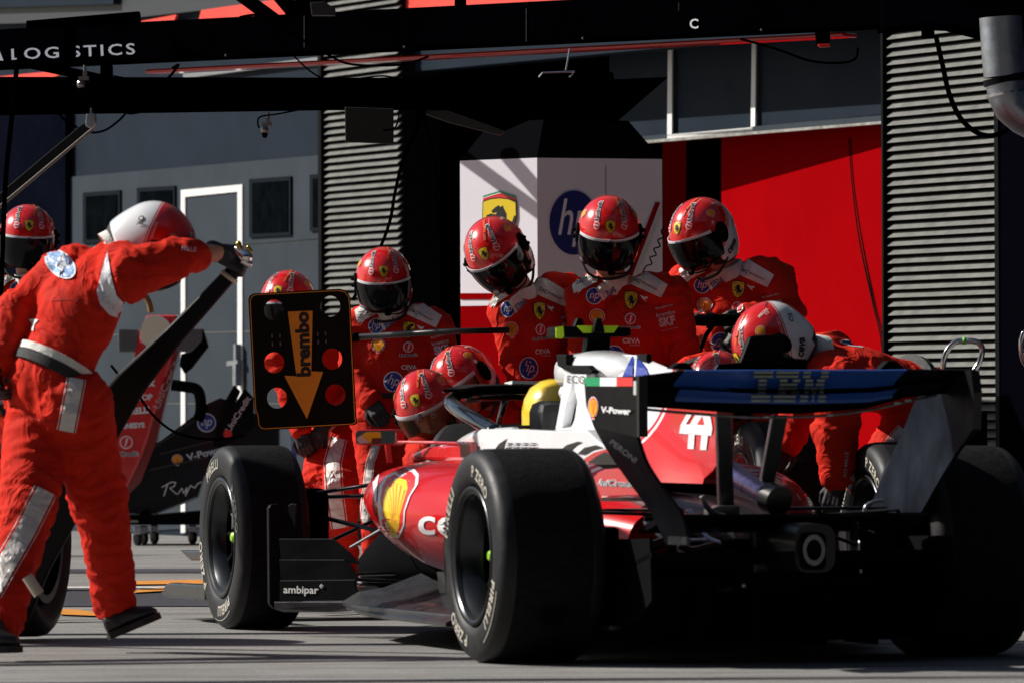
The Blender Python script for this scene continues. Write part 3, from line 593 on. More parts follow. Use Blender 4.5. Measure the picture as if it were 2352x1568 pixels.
def make_wheel(w, R, full=True, print_=True):
    rr = .232; bm = bmesh.new()
    lathe(bm, [(-w*.44, .200), (-w*.47, .206), (-w*.47, .226), (-w*.44, .230), (-w*.32, .228), (-w*.30, .214), (w*.30, .214), (w*.32, .228), (w*.47, .230), (w*.47, .2)], 64)
    rim = obj('wheel', bm, rimM, local=True, smooth=True, sharp=40)
    bm = bmesh.new(); R_ = lathe(bm, tyre_profile(w, R, rr), 96); t = obj('tyre', bm, [rubber, treadM], rim, local=True, smooth=True, sharp=60)
    bm = bmesh.new(); lathe(bm, [(-w*.48, .232), (-w*.495, .228), (-w*.485, .218), (-w*.43, .200), (-w*.34, .180), (-w*.24, .172)], 64); obj('rim_lip', bm, rimL, rim, local=True, smooth=True)
    bm = bmesh.new(); lathe(bm, [(-w*.16, .05), (-w*.16, .17), (-w*.14, .205)], 40); lathe(bm, [(-w*.26, .001), (-w*.26, .035), (-w*.22, .045), (-w*.05, .06)], 24)
    for k in range(10):
        a = 2*math.pi*k/10; c, s_ = math.cos(a), math.sin(a)
        tube(bm, [V((-w*.24, .045*c, .045*s_)), V((-w*.20, .12*c, .12*s_)), V((-w*.22, .185*c, .185*s_))], [.014, .009, .010], 6)
    obj('spokes', bm, M('spoke_metal', (.02, .02, .022), .3, .6), rim, local=True, smooth=True, sharp=40)
    bm = bmesh.new(); lathe(bm, [(-w*.33, .001), (-w*.33, .014), (-w*.31, .020), (-w*.27, .022)], 12); obj('wheel_nut', bm, M('green_nut', (.35, .75, .05), .35, .3), rim, local=True, smooth=True, sharp=30)
    bm = bmesh.new(); box(bm, (-w*.30, -.05, .10), .012, .010, .016); obj('yellow_tag', bm, fluo, rim, local=True)
    if print_:
        tb_ = BVHTree.FromPolygons([v.co for v in t.data.vertices], [list(p.vertices) for p in t.data.polygons])
        def ms(parts, name, mat):
            bm = bmesh.new()
            for vs, fs in parts:
                q = []
                for x, y in vs:   # outside view of the -X face: +Y of the wheel lies to the left
                    o_ = V((-1, -x, y)); h_ = tb_.ray_cast(o_, V((1, 0, 0))); q.append(bm.verts.new((h_[0].x-.0025 if h_[0] else -w*.51, -x, y)))
                for f in fs:
                    try: bm.faces.new([q[i] for i in f])
                    except ValueError: pass
            obj(name, bm, mat, rim, local=True)
        def rot(p, a): c, s_ = math.cos(a), math.sin(a); return [(x*c-y*s_, x*s_+y*c) for x, y in p[0]], p[1]
        band = []
        for a0, a1, r_a, r_b in ((150, 205, .318, .321), (-62, -20, .318, .321)):
            vs = []; fs = []; 
            for k in range(25): a = rad(a0+(a1-a0)*k/24); vs += [(r_a*math.cos(a), r_a*math.sin(a)), (r_b*math.cos(a), r_b*math.sin(a))]
            fs = [[2*k, 2*k+1, 2*k+3, 2*k+2] for k in range(24)]; band.append((vs, fs))
        for t_, a_ in (('P ZERO', 64), ('PIRELLI', -34), ('P ZERO', 244), ('PIRELLI', 150)): ms([arc_text(t_, .284, a_, .038, .03, 1.15)], 'sidewall_lettering', textM)
        for b_ in band: ms([b_], 'sidewall_band', textM)
    return rim
wR = make_wheel(.375, .355); wF = make_wheel(.28, .3525)
def put(wh, x, y, z, spin, mirror=False, steer=0, parent=None):
    wh.parent = parent or car; wh.matrix_basis = Matrix.Translation((x, y, z)) @ Matrix.Rotation((math.pi if mirror else 0)+steer, 4, 'Z') @ Matrix.Rotation(spin, 4, 'X')
put(wR, -.7625, 0, .355, rad(0)); wRR = copy_tree(wR); put(wRR, .7625, 0, .355, 1.1, True)
put(wF, -.81, 3.4, .3525, rad(40)); wFR = copy_tree(wF); put(wFR, .81, 3.4, .3525, .4, True)
# chassis and nose
bm = bmesh.new()
secs = [(4.48, .10, .13, .26), (4.3, .13, .13, .30), (3.9, .15, .16, .42), (3.4, .18, .18, .54), (2.95, .22, .14, .62), (2.6, .27, .12, .665), (2.3, .33, .11, .70), (2.12, .36, .10, .725), (1.9, .37, .10, .755), (1.6, .36, .10, .76), (1.3, .30, .10, .72), (.9, .22, .12, .62), (.4, .12, .16, .50)]
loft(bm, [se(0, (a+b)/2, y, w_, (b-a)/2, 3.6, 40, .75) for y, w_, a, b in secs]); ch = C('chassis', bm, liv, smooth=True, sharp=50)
bm = bmesh.new(); loft(bm, [se(0, .755, y, w_, .03, 3, 28) for y, w_ in ((2.72, .10), (2.6, .2), (2.3, .23), (1.95, .23), (1.8, .18))]); C('cockpit_opening', bm, blkM, smooth=True)
bm = bmesh.new()
rim_pts = [V((x, y, z)) for x, y, z in ((-.24, 2.5, .69), (-.29, 2.3, .71), (-.33, 2.0, .735), (-.34, 1.75, .745), (-.32, 1.55, .75))]
tube(bm, spline(rim_pts), .028, 10); C('cockpit_rim', bm, paintW, smooth=True)
# cockpit side step just ahead of the white area
bm = bmesh.new(); prism(bm, [cx_(x, y, -.40) for x, y in ((1078, 1042), (1088, 1010), (1096, 990), (1104, 984), (1173, 984), (1273, 988), (1345, 986), (1373, 1012), (1402, 1030), (1424, 1046), (1424, 1066), (1080, 1066))], (.06, 0, 0)); cks = C('cockpit_side', bm, paintW, bevel=.006)
bvK = bvh_of(cks)
bm = bmesh.new(); prism(bm, [cx_(x, y, -.41) for x, y in ((938, 1056), (946, 1040), (975, 1026), (1030, 1018), (1078, 1014), (1082, 1058))], (.12, 0, 0)); C('nose_hump', bm, paintR, bevel=.03)
# engine cover
top = [(1306, 848, 1), (1312, 832, 1), (1332, 816, 1), (1420, 813, 1), (1500, 826, 1), (1540, 848, 1), (1580, 862, 1), (1645, 872, 1)]
T = [cx_(x, y, 0) for x, y, _ in top]
bm = bmesh.new(); rings = []
ys = [1.52, 1.42, 1.3, 1.2, 1.1, 1.0, .8, .6, .42, .25]
def interp(y, tab):
    tab = sorted(tab)
    if y <= tab[0][0]: return tab[0][1]
    for (a, b), (c, d) in zip(tab, tab[1:]):
        if y <= c: return b+(d-b)*(y-a)/(c-a)
    return tab[-1][1]
topz = [(p.y, p.z) for p in T]
for y in ys:
    zt_ = interp(y, topz); wt = interp(y, [(.25, .008), (.6, .02), (1.0, .06), (1.5, .10), (1.72, .09)]); wb = interp(y, [(.25, .05), (.6, .17), (1.0, .32), (1.3, .26), (1.52, .10)]); zb = interp(y, [(.25, .585), (.6, .59), (1, .62), (1.3, .70), (1.52, .76)])
    half = []
    for t in np.linspace(0, 1, 15):
        z = zt_+(zb-zt_)*t; f = wt*(1-(1-min(1, t*5))**2)**.5 if t < .2 else wt+(wb-wt)*((t-.2)/.8)**1.9
        half.append((max(f, .0015), z))
    rings.append([V((-x_, y, z_)) for x_, z_ in half]+[V((x_, y, z_)) for x_, z_ in half[::-1]])
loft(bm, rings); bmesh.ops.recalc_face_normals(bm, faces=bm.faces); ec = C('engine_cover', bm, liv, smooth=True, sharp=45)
# stepped fin on the airbox
bm = bmesh.new(); prism(bm, [cx_(x, y, 0) for x, y in ((1400, 812), (1462, 815), (1462, 824), (1480, 826), (1480, 834), (1500, 836), (1500, 845), (1520, 846), (1520, 854), (1545, 856), (1545, 875), (1400, 860))], (.006, 0, 0)); C('shark_fin', bm, paintW, bevel=.001)
bm = bmesh.new(); loft(bm, [se(0, z, y, w_, h_, 2.6, 28) for y, z, w_, h_ in ((1.78, .965, .10, .055), (1.70, .975, .125, .07), (1.5, .985, .12, .065), (1.25, .98, .09, .05), (1.0, .96, .05, .03))]); C('airbox', bm, paintW, smooth=True)
bm = bmesh.new(); loft(bm, [se(0, .965, 1.80, .085, .045, 2.6, 28), se(0, .965, 1.785, .08, .04, 2.6, 28)]); C('airbox_intake', bm, blkM)
# roll hoop struts seen either side of the helmet
for sx in (-.135, .100):
    bm = bmesh.new()
    for q in ([(1297, 858), (1318, 858), (1311, 898), (1302, 925), (1289, 985), (1275, 985), (1285, 930)], [(1318, 858), (1346, 858), (1352, 940), (1384, 1012), (1325, 1004), (1324, 985), (1327, 930), (1320, 898)], [(1274, 984), (1330, 976), (1330, 1006), (1268, 1006)]):
        prism(bm, [V((sx, *cx_(x, y, -.135).yz)) for x, y in q], (.035, 0, 0))
    CS('roll_hoop', bm, paintW, bevel=.004)
bm = bmesh.new(); box(bm, (0, 1.60, .90), .26, .10, .05); C('roll_hoop_head', bm, paintW, bevel=.02)
# seat headrest
bm = bmesh.new(); box(bm, (0, 1.78, .80), .36, .18, .14); C('headrest', bm, M('headrest_foam', (.03, .03, .032), .6), bevel=.04)
# halo
bm = bmesh.new(); hp_ = spline([V((-.34, 1.72, .76)), V((-.345, 1.95, .80)), V((-.33, 2.25, .845)), V((-.275, 2.5, .875)), V((-.15, 2.68, .893)), V((0, 2.73, .897)), V((.15, 2.68, .893)), V((.275, 2.5, .875)), V((.33, 2.25, .845)), V((.345, 1.95, .80)), V((.34, 1.72, .76))], 8)
tube(bm, hp_, .033, 14, flat=(V((0, 0, 1)), .8)); halo = C('halo', bm, M('halo_paint', (.012, .013, .016), .12, coat=.8), smooth=True)
bm = bmesh.new(); tube(bm, [V((0, 2.72, .885)), V((0, 2.80, .80)), V((0, 2.92, .66))], [.018, .016, .02], 10, flat=(V((1, 0, 0)), .7)); C('halo_pillar', bm, halo.data.materials[0], halo, smooth=True)
bm = bmesh.new()
for a in (-1,): prism(bm, [V((-.31, 2.49, .905)), V((-.17, 2.72, .922)), V((0, 2.79, .926)), V((.17, 2.72, .922)), V((.31, 2.49, .905)), V((.26, 2.46, .905)), V((.15, 2.62, .915)), V((0, 2.67, .92)), V((-.15, 2.62, .915)), V((-.26, 2.46, .905))], (0, 0, .012))
C('halo_fairing', bm, blk, halo)
bm = bmesh.new(); prism(bm, [V((.02, 2.80, .930)), V((.17, 2.73, .927)), V((.26, 2.60, .922)), V((.20, 2.58, .930)), V((.14, 2.64, .933)), V((.02, 2.70, .936))], (0, 0, .012)); C('halo_white_panel', bm, paintW, halo)
# driver
# sidepods ------------------------------------------------------------------
def sidepod(sg):
    bm = bmesh.new(); rings = []
    for (y, ri, ro, zb, zt_, uc) in ((2.34, .50, .56, .47, .56, .9), (2.30, .42, .655, .36, .615, .86), (2.22, .36, .70, .31, .640, .80), (2.05, .32, .735, .24, .655, .70), (1.8, .30, .75, .18, .66, .58), (1.5, .28, .735, .14, .655, .52), (1.2, .24, .69, .13, .64, .52), (.9, .18, .60, .14, .615, .55), (.6, .12, .46, .17, .565, .6), (.3, .06, .30, .22, .50, .7)):
        r = []
        for k in range(26):
            t = k/25; a = math.pi/2-math.pi*t; c, s_ = math.cos(a), math.sin(a)   # top to bottom
            zc = zb+(zt_-zb)*.60; z = zc + (s_*(zt_-zc) if s_ > 0 else s_*(zc-zb)); f = abs(c)**.52 if s_ > 0 else abs(c)**.75
            if s_ < 0: f = f*(1-(1-uc)*(-s_)**1.3)
            r.append(V((sg*(ri+(ro-ri)*f), y, z)))
        r += [V((sg*ri*.9, y, zb)), V((sg*ri*.9, y, zt_))]
        rings.append(r)
    loft(bm, rings); bmesh.ops.recalc_face_normals(bm, faces=bm.faces)
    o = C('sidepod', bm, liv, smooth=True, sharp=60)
    bm = bmesh.new(); prism(bm, [V((sg*x, 2.345, z)) for x, z in ((.24, .48), (.5, .46), (.53, .5), (.51, .575), (.24, .59))], (0, -.03, 0)); C('inlet', bm, blkM, o)
    return o
spL = sidepod(-1); spR = sidepod(1)
# louvre slots on the shoulder
bm = bmesh.new()
bvC = BVHTree.FromPolygons([v.co for o in (ec, ch, spL) for v in o.data.vertices], [[i+k for i in p.vertices] for o, k in ((ec, 0), (ch, len(ec.data.vertices)), (spL, len(ec.data.vertices)+len(ch.data.vertices))) for p in o.data.polygons])
bvL = bvh_of([ec, ch, spL] + [o for o in car.children if o.name.startswith(('cockpit_side', 'airbox', 'shark', 'cockpit_rim'))])
def art(sh, cx, cy, name, bvh, parent=None, off=.003, maxd=.12, **k): return sh.lay(camcast(cx, cy, **k), bvh, name, parent or car, off, maxd=maxd)
def absart(pts, mat, name, bvh, parent, off=.004): sh = Sheet(); sh.poly([(x, -y) for x, y in pts], mat, 0, 0, 1, n=8); return sh.lay(camcast(0, 0), bvh, name, parent, off, maxd=.3)
absart([(1286, 1033), (1301, 1021), (1326, 1013), (1338, 1014), (1324, 1021), (1311, 1033)], black, 'cooling_slot', bvK, cks); absart([(1326, 1041), (1342, 1027), (1368, 1021), (1386, 1027), (1362, 1032), (1343, 1043)], black, 'cooling_slot', bvK, cks)
absart([(1134, 1034), (1146, 1018), (1166, 1005), (1160, 1014), (1155, 1034)], black, 'cooling_slot', bvK, cks); absart([(1342, 1052), (1364, 1038), (1392, 1030), (1424, 1046), (1424, 1066), (1342, 1066)], M('livery_red_print', (.56, .006, .008), .3, coat=.8), 'red_flash', bvK, cks)
absart([(1352, 1060), (1368, 1048), (1390, 1036), (1412, 1052), (1420, 1066), (1352, 1066)], black, 'dark_recess', bvK, cks, .006)
bm = bmesh.new(); prism(bm, [cx_(x, y, -.40) for x, y in ((1366, 1066), (1424, 1066), (1436, 1082), (1400, 1080))], (.05, 0, 0)); C('shoulder_recess', bm, blkM)
bm = bmesh.new(); prism(bm, [cx_(x, y, -.42) for x, y in ((1362, 1094), (1372, 1084), (1389, 1076), (1417, 1074), (1431, 1082), (1472, 1128), (1470, 1138), (1380, 1140))], (.08, 0, 0)); tpn = C('tail_panel', bm, paintR, bevel=.004)
bm = bmesh.new(); prism(bm, [cx_(x, y, -.44) for x, y in ((1380, 1141), (1482, 1143), (1486, 1150), (1380, 1150))], (.10, 0, 0)); C('floor_lip', bm, carb)
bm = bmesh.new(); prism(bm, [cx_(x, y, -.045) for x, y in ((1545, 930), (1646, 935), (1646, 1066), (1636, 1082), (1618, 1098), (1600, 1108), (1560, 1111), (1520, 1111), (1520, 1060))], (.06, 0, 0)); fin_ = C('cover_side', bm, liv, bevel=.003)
sh = Sheet()
for k in range(4):
    for j in range(4): sh.poly([(-30+j*18-k*1.5, 8-k*5), (-16+j*18-k*1.5, 8-k*5), (-17+j*18-k*1.5, 5.6-k*5), (-31+j*18-k*1.5, 5.6-k*5)], M('dark_blue_print', (.02, .03, .05), .4), 0, 0, 1)
art(sh, 1195, 1024, 'striped_lettering', bvK, cks, .005)
zz = lambda L: [(1010.6+.3125*x, 780.9+.3125*y) for x, y in L]
absart(zz([(1758, 683), (1768, 622), (1812, 542), (1852, 542), (1806, 616), (1836, 616), (1880, 542), (1985, 548), (2002, 645), (1992, 700)]), white, 'race_number', bvh_of(fin_), ec); absart(zz([(1828, 680), (1872, 680), (1864, 798), (1818, 795)]), white, 'race_number', bvh_of(fin_), ec); absart(zz([(1922, 690), (1970, 692), (1956, 806), (1910, 803)]), white, 'race_number', bvh_of(fin_), ec); absart(zz([(1888, 616), (1926, 556), (1938, 618)]), redP, 'race_number', bvh_of(fin_), ec, .006)
sh = Sheet(); sh.poly([(-26, -16), (-14, 10), (-4, 30), (0, 32), (-3, -16)], blueP, 0, 0, 1).poly([(4, -16), (8, 30), (16, 22), (28, 4), (36, -16)], blueP, 0, 0, 1)
art(sh, 1455, 848, 'blue_emblem', bvL, ec, .006)
sh = Sheet(); sh.text('UniCredit', white, 0, 0, 96, rad(-3), bold=.06, shear=.25, h=76).text('UniCredit', M('navy_print', (.01, .02, .05), .4), 0, 0, 90, rad(-3), bold=.01, shear=.25, h=74); art(sh, 1412, 1108, 'lettering', bvh_of(tpn), tpn, .005, maxd=.3)
sh = Sheet(); sh.text('A M', M('pale_red_print', (.75, .25, .25), .4), 0, 0, 60, 0, h=16, bold=.02); art(sh, 1560, 1125, 'lettering', bvL, ec, .005)
sh = Sheet(); sh.text('ECG', M('grey_print', (.10, .10, .12), .4), 0, 0, 40, rad(-3), h=44); art(sh, 1322, 870, 'lettering', bvh_of([o for o in car.children if o.name.startswith('roll_hoop')]), ec, .005)
# shell on the sidepod
bvS = bvh_of(spL)
OUT = [(-20, -150), (-45, -110), (-62, -60), (-66, 0), (-58, 60), (-30, 92), (10, 100), (45, 96), (62, 80), (58, 52), (36, 18), (22, -20), (16, -60), (2, -92), (-4, -125), (0, -150)]
OUT = [(-36, 88), (-8, 98), (14, 96), (24, 84), (22, 62), (4, 34), (-8, 0), (-10, -34), (-22, -62), (-20, -84), (-40, -78), (-50, -60), (-66, -28), (-70, 0), (-70, 30), (-64, 62), (-52, 80)]
def scl(p, cx, cy, k, ky=None): return [(cx+(x-cx)*k, cy+(y-cy)*(ky or k)) for x, y in p]
FILL = [(-40, 66), (-20, 76), (-4, 70), (-2, 52), (-12, 20), (-20, -8), (-22, -36), (-30, -60), (-44, -58), (-50, -30), (-58, 0), (-58, 30), (-52, 52)]
sh = Sheet(); sh.poly(OUT, white, 0, 0, 1, n=14).poly(scl(OUT, -30, 6, .86, .93), redP, 0, 0, 1, n=14).poly(FILL, M('bright_yellow_print', (.86, .58, .01), .35), 0, 0, 1, n=12)
for k in range(6):
    x0 = -37+k*1.2; x1 = -54+k*9.0; y1 = 40+24*math.sin(math.pi*(k+1)/7); ln = []
    for t in (0, .35, .7, 1): bx = x0+(x1-x0)*t**1.4; by = -40+(y1+40)*t; ln.append((bx, by))
    sh.poly([(x-.3-.8*i/3, y) for i, (x, y) in enumerate(ln)]+[(x+.3+.8*i/3, y) for i, (x, y) in list(enumerate(ln))[::-1]], orangeP, 0, 0, 1, n=6)
art(sh, 938, 1172, 'shell_emblem', bvS, spL, .004, maxd=.1)
sh = Sheet(); sh.text('ceva', white, 0, 0, 176, rad(-2), bold=.015, h=150); art(sh, 1048, 1208, 'lettering', bvS, spL, .004, maxd=.15)
sh = Sheet(); sh.poly([(-2, -38), (2, -38), (5, 5), (10, 30), (5, 30), (0, 12), (-6, 22), (-10, 30), (-6, 6)], white, 0, 0, 1); art(sh, 862, 1112, 'leaping_emblem', bvS, spL, .004)
# floor, diffuser, boards ------------------------------------------------------
bm = bmesh.new(); fl = [(-.25, 3.0), (-.42, 2.75), (-.62, 2.45), (-.80, 2.1), (-.78, 1.5), (-.76, .75), (-.60, .45), (-.56, -.3), (.56, -.3), (.60, .45), (.78, .75), (.84, 1.5), (.86, 2.1), (.80, 2.45), (.42, 2.75), (.25, 3.0)]
prism(bm, [V((x, y, .060+.05*(abs(x) > .5))) for x, y in fl], (0, 0, .022)); C('floor', bm, carbG, bevel=.006)
bm = bmesh.new(); loft(bm, [[V((-.80, y, z)), V((-.74, y, z+.035)), V((-.64, y, z+.05)), V((-.50, y, z+.10)), V((-.50, y, .06)), V((-.80, y, z-.012))] for y, z in ((2.15, .14), (1.9, .11), (1.6, .105), (1.2, .105), (.8, .105))]); bmesh.ops.recalc_face_normals(bm, faces=bm.faces); C('floor_edge', bm, carbG, smooth=True, sharp=40)
bm = bmesh.new(); loft(bm, [[V((-.55, 1.75, .06)), V((-.55, .9, .06)), V((-.35, .9, .06)), V((-.35, 1.75, .06))], [V((-.56, 1.7, .16)), V((-.52, .95, .16)), V((-.35, .95, .16)), V((-.35, 1.7, .16))], [V((-.60, 1.6, .26)), V((-.5, 1.0, .26)), V((-.35, 1.0, .26)), V((-.35, 1.6, .26))]]); C('undercut_panel', bm, carbG, smooth=True, sharp=40)
bm = bmesh.new(); box(bm, (0, -.08, .18), 1.0, .5, .22); prism(bm, [V((-.52, .2, .06)), V((-.52, -.35, .10)), V((-.52, -.62, .22)), V((-.52, -.60, .42)), V((-.52, .2, .40))], (.012, 0, 0)); prism(bm, [V((.52, .2, .06)), V((.52, -.35, .10)), V((.52, -.62, .22)), V((.52, -.60, .42)), V((.52, .2, .40))], (.012, 0, 0))
for x in (-.3, -.12, .12, .3): box(bm, (x, -.35, .15), .012, .3, .18)
prism(bm, [V((-.52, -.2, .28)), V((-.52, -.62, .36)), V((-.52, -.62, .375)), V((-.52, -.2, .30))], (1.04, 0, 0)); C('diffuser', bm, blkM)
bm = bmesh.new(); 
for x0, x1 in ((1240, 1300), (1745, 1810), (1880, 1935)): prism(bm, [cy_(x0, 1425, -.35), cy_(x0+30, 1402, -.35), cy_(x1+15, 1402, -.35), cy_(x1-12, 1436, -.35), cy_(x0+8, 1436, -.35)], (0, .02, 0))
CS('diffuser_strake', bm, blkM)
bd = bmesh.new(); YB2 = 22.75
def bpx(x, y, dy=0): return Mi @ PX(x, y, YB2+dy-max(0, x-645)*.00115)
prism(bd, [bpx(x, y) for x, y in ((617, 1166), (622, 1158), (640, 1156), (644, 1160), (640, 1400), (628, 1396), (619, 1385))], (0, .03, 0)); bo = C('floor_board', bd, blk, bevel=.004)
for pts, dy in (([(662, 1160), (670, 1155), (681, 1157), (676, 1240), (664, 1240)], .01), ([(641, 1236), (765, 1236), (800, 1265), (822, 1290), (826, 1294), (646, 1290)], -.02), ([(641, 1284), (790, 1284), (808, 1300), (821, 1325), (824, 1334), (646, 1334)], -.05), ([(643, 1332), (816, 1330), (818, 1350), (832, 1378), (643, 1380)], -.08), ([(630, 1381), (838, 1381), (848, 1400), (760, 1405), (650, 1404), (630, 1398)], -.11)):
    b = bmesh.new(); prism(b, [bpx(x, y, dy) for x, y in pts], Mi3 @ V((.004, .012, 0))); C('board_blade', b, blk if dy > -.1 else carbG, bo, bevel=.002)
bvB = bvh_of([c for c in bo.children]); sh = Sheet(); sh.text('ambipar', M('soft_white_print', (.72, .72, .70), .5), 0, 0, 80, rad(-1), bold=.012, h=78).poly([(47, 16), (52, 11), (47, 6), (42, 11)], MATS['soft_white_print'], 0, 0, 1).poly([(47, 13), (50, 11), (47, 8.5), (44.5, 11)], black, 0, 0, 1); sh.lay(camcast(691, 1356), bvB, 'lettering', bo, .004)
bm = bmesh.new(); tube(bm, [cx_(805, 1256, -.70), cx_(880, 1212, -.62)], .005, 6); C('board_stay', bm, M('stay_grey', (.25, .27, .28), .4), bo)
# front wing
bm = bmesh.new(); loft(bm, [[V((x, 4.1+.15*abs(x), .10+.05*abs(x))), V((x, 4.35, .13)), V((x, 4.55, .11)), V((x, 4.5, .095)), V((x, 4.3, .10))] for x in (-.9, -.5, 0, .5, .9)]); C('front_wing', bm, carbG)
bm = bmesh.new(); box(bm, (.9, 4.25, .17), .012, .5, .20); C('front_wing_endplate', bm, carb)
bm = bmesh.new(); q = [cx_(x, y, -.93) for x, y in ((374, 1352), (378, 1342), (388, 1337), (470, 1342), (470, 1378), (380, 1370))]; prism(bm, q, (.05, 0, 0)); q = [cx_(x, y, -.90) for x, y in ((411, 1262), (470, 1262), (470, 1286), (436, 1286))]; prism(bm, q, (.05, 0, 0)); CS('front_wing_blade', bm, carbG, bevel=.008)
# suspension arms and brake ducts
bm = bmesh.new()
fl_ = (V((0, 0, 1)), .35)
for sg in (-1, 1):
    for a, b in (((.70, 3.42, .50), (.20, 3.05, .52)), ((.70, 3.40, .50), (.24, 2.72, .60)), ((.70, 3.40, .20), (.2, 3.6, .20)), ((.70, 3.40, .20), (.2, 2.85, .18)), ((.70, 3.3, .26), (.2, 3.2, .50)), ((.68, 3.38, .46), (.35, 2.55, .34))):
        tube(bm, [V((sg*a[0], a[1], a[2])), V((sg*b[0], b[1], b[2]))], .022, 8, flat=fl_)
    for a, b in (((.62, .02, .50), (.10, .25, .50)), ((.62, .0, .50), (.10, -.35, .48)), ((.60, 0, .22), (.12, .4, .20)), ((.60, 0, .22), (.12, -.3, .22)), ((.62, -.05, .30), (.12, -.1, .47)), ((.60, .08, .26), (.1, .5, .34))):
        tube(bm, [V((sg*a[0], a[1], a[2])), V((sg*b[0], b[1], b[2]))], .018, 8, flat=fl_)
CS('suspension_arm', bm, carb, smooth=True)
bm = bmesh.new(); box(bm, (-.60, 3.4, .34), .10, .34, .40); box(bm, (.60, 3.4, .34), .10, .34, .40); CS('brake_duct', bm, blkM, bevel=.03)
bm = bmesh.new(); box(bm, (-.53, 0, .30), .10, .34, .30); box(bm, (.53, 0, .30), .10, .34, .30)
for sg in (-1, 1):
    for z in (.2, .3): box(bm, (sg*.47, -.12, z), .16, .22, .010)
CS('brake_duct', bm, blkM, bevel=.015)
# gearbox, crash box, rain light, exhaust
bm = bmesh.new(); loft(bm, [se(0, z, y, w_, h_, 3.4, 24) for y, z, w_, h_ in ((.7, .40, .22, .17), (.3, .40, .16, .15), (-.1, .39, .12, .12), (-.4, .385, .085, .085), (-.74, .385, .07, .08))]); C('gearbox', bm, carb, smooth=True, sharp=40)
bm = bmesh.new(); prism(bm, [cy_(x, y, -.76) for x, y in ((1850, 1222), (1890, 1222), (1899, 1232), (1899, 1298), (1890, 1308), (1852, 1308), (1843, 1298), (1843, 1232))], (0, .03, 0)); rl = C('rain_light', bm, blkM, bevel=.006)
bm = bmesh.new(); n = 32; c = cy_(1870, 1262, -.775); u_ = S(19.8); ro, ri = 27*u_, 18.5*u_
ra = [bm.verts.new(c+V((ro*math.cos(2*math.pi*k/n), 0, 1.32*ro*math.sin(2*math.pi*k/n)))) for k in range(n)]; rb = [bm.verts.new(c+V((ri*math.cos(2*math.pi*k/n), 0, 1.32*ri*math.sin(2*math.pi*k/n)))) for k in range(n)]
for k in range(n): bm.faces.new((ra[k], ra[(k+1) % n], rb[(k+1) % n], rb[k]))
bmesh.ops.solidify(bm, geom=bm.faces[:], thickness=.004); C('light_ring', bm, M('ring_grey', (.42, .42, .44), .5, bump=(90, .004, .6), var=(60, .25)), rl)
bm = bmesh.new(); tube(bm, [cy_(1650, 1060, .25), cy_(1700, 1098, .0), cy_(1768, 1140, -.40)], .036, 24); ex = C('exhaust_pipe', bm, M('heated_metal', (.10, .09, .20), .3, 1, var=(9, .5)), smooth=True, sharp=50)
bm = bmesh.new(); tube(bm, [cy_(1768, 1140, -.39), cy_(1790, 1150, -.45)], .050, 24); C('exhaust_rim', bm, carb, ex, smooth=True, sharp=50)
bm = bmesh.new(); 
for a, b in (((-.30, .1, .46), (-.20, -.25, .40)), ((-.22, -.1, .50), (-.12, -.3, .38)), ((.05, -.1, .46), (.12, -.3, .40)), ((-.25, -.2, .28), (-.12, -.4, .26))): tube(bm, spline([V(a), V(a).lerp(V(b), .5)+V((-.02, 0, -.03)), V(b)]), .013, 8)
CS('cooling_pipe', bm, metal, smooth=True)
bm = bmesh.new(); tube(bm, spline([V((-.24, .3, .5)), V((-.2, 0, .42)), V((-.15, -.3, .36)), V((-.16, -.45, .30))]), .02, 8); box(bm, (-.05, -.25, .32), .22, .3, .18); C('hydraulic_block', bm, blkM, bevel=.01)
# beam wing
bm = bmesh.new()
for z in (.43, ): loft(bm, [[V((x, -.30, z)), V((x, -.44, z+.02)), V((x, -.56, z+.055)), V((x, -.55, z+.065)), V((x, -.42, z+.04)), V((x, -.30, z+.018))] for x in (-.46, -.2, .2, .46)])
C('beam_wing', bm, blk)
# rear wing ------------------------------------------------------------------
rwg = []
def band(name, tops, bots, y0, y1, mat, lean=0, parent=None, th=.02):
    """wing surface between an upper and a lower line (photo units) at distances y0 (upper edge) and y1 (lower edge)"""
    bm = bmesh.new(); rings = []
    for (xa, ya), (xb, yb) in zip(tops, bots):
        A = cy_(xa, ya, y0); B = cy_(xb, yb, y1); A.x = B.x = (A.x+B.x)/2; m1 = A.lerp(B, .33)+V((0, .012, 0)); m2 = A.lerp(B, .66)+V((0, .014, 0))
        rings.append([A, m1, m2, B, B+V((0, th*2, .010)), m2+V((0, th*2, 0)), m1+V((0, th, 0)), A+V((0, .006, .002))])
    loft(bm, rings); bmesh.ops.recalc_face_normals(bm, faces=bm.faces); return C(name, bm, mat, parent, smooth=True, sharp=35)
wblue = M('wing_blue_paint', (.014, .075, .36), .5, coat=.05)
flap = band('rear_wing', [(1463, 862), (1560, 850), (1700, 849), (1850, 849), (2000, 849), (2070, 848), (2225, 849)], [(1463, 888), (1560, 887), (1700, 898), (1850, 900), (2000, 896), (2070, 888), (2225, 878)], -.64, -.50, blk)
main = band('main_plane', [(1463, 882), (1560, 882), (1700, 892), (1850, 894), (2000, 890), (2070, 883), (2225, 873)], [(1463, 932), (1560, 938), (1700, 948), (1850, 950), (2000, 938), (2110, 912), (2200, 900)], -.53, -.44, blk, parent=flap)
bl_ = band('flap_panel', [(1561, 850.6), (1700, 850), (1850, 850), (2000, 850), (2069, 849)], [(1558, 888), (1700, 897), (1850, 899), (2000, 895), (2064, 887)], -.652, -.515, wblue, parent=flap, th=.003)
bl2 = band('main_panel', [(1558, 893), (1700, 902), (1850, 905), (2000, 901), (2062, 893)], [(1556, 921), (1700, 925), (1850, 927), (2000, 923), (2050, 913)], -.545, -.49, wblue, parent=flap, th=.003)
